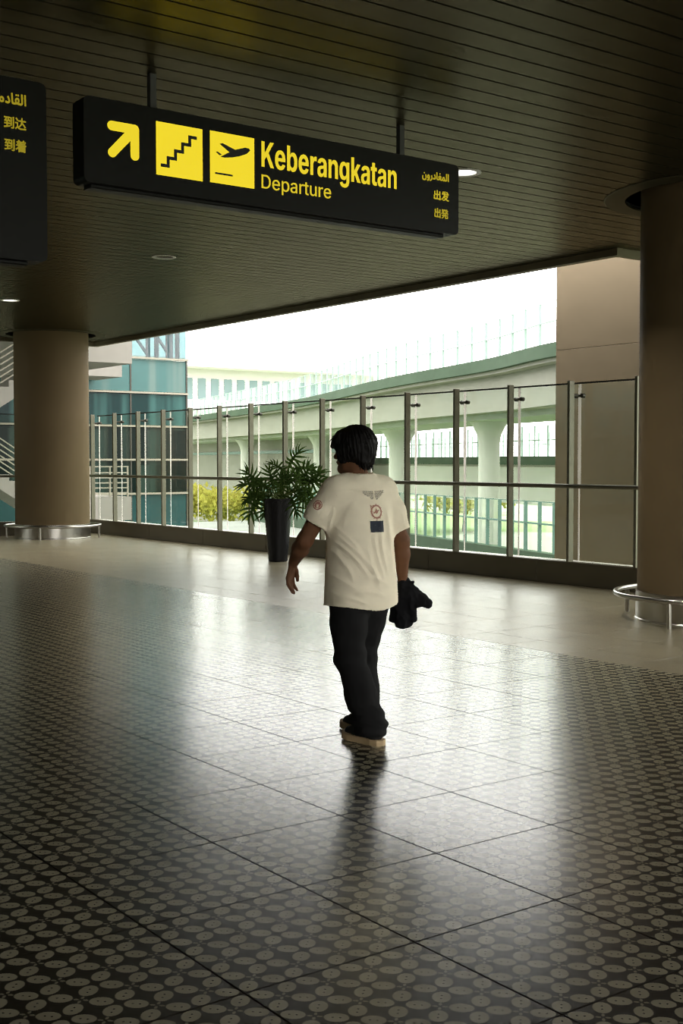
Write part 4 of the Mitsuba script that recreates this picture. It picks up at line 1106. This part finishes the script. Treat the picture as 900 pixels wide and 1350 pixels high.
rw = thing('concrete_embankment', 'grey concrete embankment under the far end of the upper ramp behind the potted plant', 'embankment')
sel = (UP[0][:, 1] > 93) & (UP[0][:, 1] < 182)
put(rw + '__face', sweep(UP[0][sel][::2], UP[1][sel][::2], [(6.4, -7), (6.8, -7), (6.8, ZU - 3.06), (6.4, ZU - 3.06)]), 'concrete')
put(rw + '__coping', sweep(UP[0][sel][::2], UP[1][sel][::2], [(6.2, 2.3), (6.41, 2.3), (6.41, 2.65), (6.2, 2.65)]), 'teal_metal')

# glazed building at the left, its face parallel to the ceiling panels
BY = 41.2
bd = thing('glass_building', 'teal glass office building with pale floor bands behind the far column', 'building')
X0, X1, XD = -30.0, 22.96, 20.62
put(bd + '__structure', box(X0, X1 - .15, BY + .35, BY + 14, -7, 5.2), 'teal_panel')
put(bd + '__roof_slab', box(X0, X1, BY + .05, BY + 14, 10.6, 10.9), 'white_paint')
ZB = [-7.0, -3.4, -1.05, 0.24, 1.50, 2.74, 3.98, 5.26]
ROWS = ['teal_panel', 'teal_panel', 'teal_panel', 'dark_glass', 'dark_glass', 'teal_glass', 'spandrel']
xs = [X0 + k * (XD - X0) / 24 for k in range(25)] + [X1]
for (z0, z1), m in zip(zip(ZB[:-1], ZB[1:]), ROWS):
    for a, b in zip(xs[:-1], xs[1:]):
        put(bd + '__pane', box(a + .025, b - .025, BY, BY + .03, z0 + .05, z1 - .05), m)
for z in ZB[1:]:
    put(bd + '__floor_band', box(X0, X1 + .03, BY - .12, BY + .06, z - .035, z + .035), 'mullion')
for x in xs:
    put(bd + '__mullion', box(x - .03, x + .03, BY - .03, BY + .05, -7, 5.26), 'dark_metal')
put(bd + '__corner_glass', box(X1 - .03, X1, BY, BY + 14, -7, 5.2), 'teal_panel')
# the glazed upper corner with its steel braces
for a, b in ((XD, 21.4), (21.4, 22.2), (22.2, X1)):
    v = np.array([[a + .03, BY, 5.32], [b - .03, BY, 5.32], [b - .03, BY, 10.6], [a + .03, BY, 10.6]])
    put(bd + '__upper_pane', (v, np.array([[0, 1, 2], [0, 2, 3]])), 'cyan_pane')
v = np.array([[X1, BY, 5.32], [X1, BY + 14, 5.32], [X1, BY + 14, 10.6], [X1, BY, 10.6]])
put(bd + '__upper_pane', (v, np.array([[0, 1, 2], [0, 2, 3]])), 'cyan_pane')
for x in (XD + .08, 21.50, 21.86, 22.34, 22.46, 22.74):
    put(bd + '__brace', quadbar([x, BY + .3, 5.26], [x, BY + .3, 10.6], .13, .13, (0, 1, 0)), 'brace')
for xa, za, xb, zb in ((20.9, 6.15, 21.46, 5.45), (21.86, 6.15, 22.34, 5.5), (20.75, 8.8, 21.5, 7.6), (21.86, 8.8, 22.4, 7.6)):
    put(bd + '__brace', quadbar([xa, BY + .3, za], [xb, BY + .3, zb], .09, .09, (0, 1, 0)), 'brace')
put(bd + '__upper_wall', box(X0, XD - .02, BY + .1, BY + 14, 5.3, 10.6), 'white_paint')

put('roof_outside', box(-6.0, 15.2, 24.2, BY - .14, 5.9, 6.6), 'concrete_low', kind='structure')
for x in (-4.5, 4.0):
    put('roof_outside__pillar', tube([[x, 31, -7], [x, 31, 0], [x, 31, 5.9]], .45, 20), 'column_paint', smooth=40)

# open staircase in front of it
SY = 33.5
sc = thing('outdoor_staircase', 'open white outdoor staircase with bar railings beside the far column', 'staircase')


def flight(x0, z0, x1, z1, n, y0, y1):
    """A flight of n steps with sawtooth stringers and a sloping soffit."""
    dx, dz = (x1 - x0) / n, (z1 - z0) / n
    pts = [(x0, z0)]
    for k in range(n):
        pts += [(x0 + dx * k, z0 + dz * (k + 1)), (x0 + dx * (k + 1), z0 + dz * (k + 1))]
    pts += [(x1, z1 - .42), (x0, z0 - .42)]
    m = extrude(Polygon(pts).buffer(0), y1 - y0)
    v = np.asarray(m[0])
    put(sc + '__flight', (np.stack([v[:, 0], y0 + v[:, 2], v[:, 1]], 1), np.asarray(m[1])[:, ::-1]), 'white_paint')
    r = numbered(sc + '__railing')
    bars = []
    for h in (.25, .42, .59, .76, .93, 1.10):
        bars.append(quadbar([x0, y0 + .05, z0 + h], [x1, y0 + .05, z1 + h], .035, .035, (0, 1, 0)))
    for k in range(0, n + 1, 4):
        bars.append(quadbar([x0 + dx * k, y0 + .05, z0 + dz * k], [x0 + dx * k, y0 + .05, z0 + dz * k + 1.12], .045, .045, (0, 1, 0)))
    scene[r] = mikit.ply(arr(join(*bars)), 'm_mullion')


flight(11.2, 2.40, 15.4, 5.05, 14, SY, SY + 1.4)
flight(15.4, -.30, 11.2, 2.40, 14, SY + 1.6, SY + 3.0)
flight(11.2, -2.95, 15.4, -.30, 14, SY, SY + 1.4)
put(sc + '__landing', box(15.4, 16.83, SY, SY + 5.5, 4.36, 5.05), 'white_paint')
put(sc + '__bridge', box(15.4, 19.2, SY + 5.5, BY - .13, 4.36, 5.6), 'white_paint')
put(sc + '__landing', box(15.4, 16.78, SY, SY + 3.0, -.32, .38), 'white_paint')
put(sc + '__landing', box(9.6, 11.2, SY, SY + 3.0, 1.9, 2.4), 'white_paint')
bars = [quadbar([15.4, SY + .05, .38 + h], [16.7, SY + .05, .38 + h], .035, .035) for h in (.12, .27, .42, .57, .72, .9)] + [quadbar([x, SY + .05, .38], [x, SY + .05, 1.3], .045, .045, (0, 1, 0)) for x in (15.45, 16.1, 16.68)]
put(sc + '__landing_railing', join(*bars), 'mullion')
for x, y in ((15.7, SY + 4.8), (10.0, SY + 1.5)):
    put(sc + '__support', tube([[x, y, -7], [x, y, -1], [x, y, 4.4 if x > 12 else 1.95]], .14, 12), 'white_paint', smooth=40)

# far terminal building beyond the ramp
fb = thing('terminal_building', 'long pale distant building with a row of windows beyond the ramp railing', 'building')
fx0, fx1, fy = 72.0, 160.0, 205.0
put(fb + '__wall', box(fx0, fx1, fy, fy + 20, -7, 19.0), 'far_wall')
put(fb + '__roof', box(fx0 - 1, fx1 + 2, fy - 5, fy + 22, 19.0, 20.4), 'far_wall')
for k in range(30):
    put(fb + '__window', box(fx0 + 1.2 + k * 2.9, fx0 + 2.9 + k * 2.9, fy - .15, fy + .1, 13.2, 17.2), 'far_window')
    put(fb + '__window', box(fx0 + 1.2 + k * 2.9, fx0 + 2.9 + k * 2.9, fy - .15, fy + .1, 6.0, 10.0), 'far_window')


def tree(x, y, h, w, n, seed, lab):
    r = np.random.default_rng(seed)
    t = thing('tree', lab, 'tree', 'trees beyond the ramps')
    put(t + '__trunk', tube([[x, y, -7], [x + .1, y, -7 + h * .3], [x - .1, y + .1, -7 + h * .6]], np.array([.22, .17, .08]), 8), 'bark', smooth=True)
    c = np.clip(r.normal(0, 1, (9, 3)), -1.1, 1.1) * [w * .42, w * .42, h * .13] + [x, y, -7 + h * .66]
    p = c[r.integers(0, 9, n)] + np.clip(r.normal(0, 1, (n, 3)), -1.8, 1.8) * [w * .2, w * .2, h * .085]
    a = r.normal(0, 1, (n, 3)); a /= np.linalg.norm(a, axis=1, keepdims=True)
    b = np.cross(a, r.normal(0, 1, (n, 3))); b /= np.linalg.norm(b, axis=1, keepdims=True)
    s_ = r.uniform(.14, .30, (n, 1)) * w / 5
    v = np.stack([p - a * s_, p + b * s_ * .5, p + a * s_, p - b * s_ * .5], 1).reshape(-1, 3)
    i = np.arange(n)[:, None] * 4
    put(t + '__foliage', (v, np.vstack([i + [0, 1, 2], i + [0, 2, 3]])), 'foliage', kind='stuff')


tree(67.2, 120.0, 6.5, 7, 2600, 1, 'yellow-green tree low beside the teal building, nearest to it')
tree(60.5, 102.0, 6.5, 7, 2400, 2, 'yellow-green tree one fence bay further from the teal building')
tree(99.0, 110.0, 6.5, 8, 2400, 3, 'yellow-green tree behind the potted plant and the shoulder of the person')
tree(103.0, 90.0, 6.5, 8, 2400, 4, 'yellow-green tree just beyond the arm of the walking person')
tree(109.0, 66.0, 6.5, 9, 2400, 5, 'pale green tree seen low between the two bridge piers')
tree(102.5, 46.0, 6.5, 9, 2400, 6, 'pale green tree seen low beside the broad tan pier')
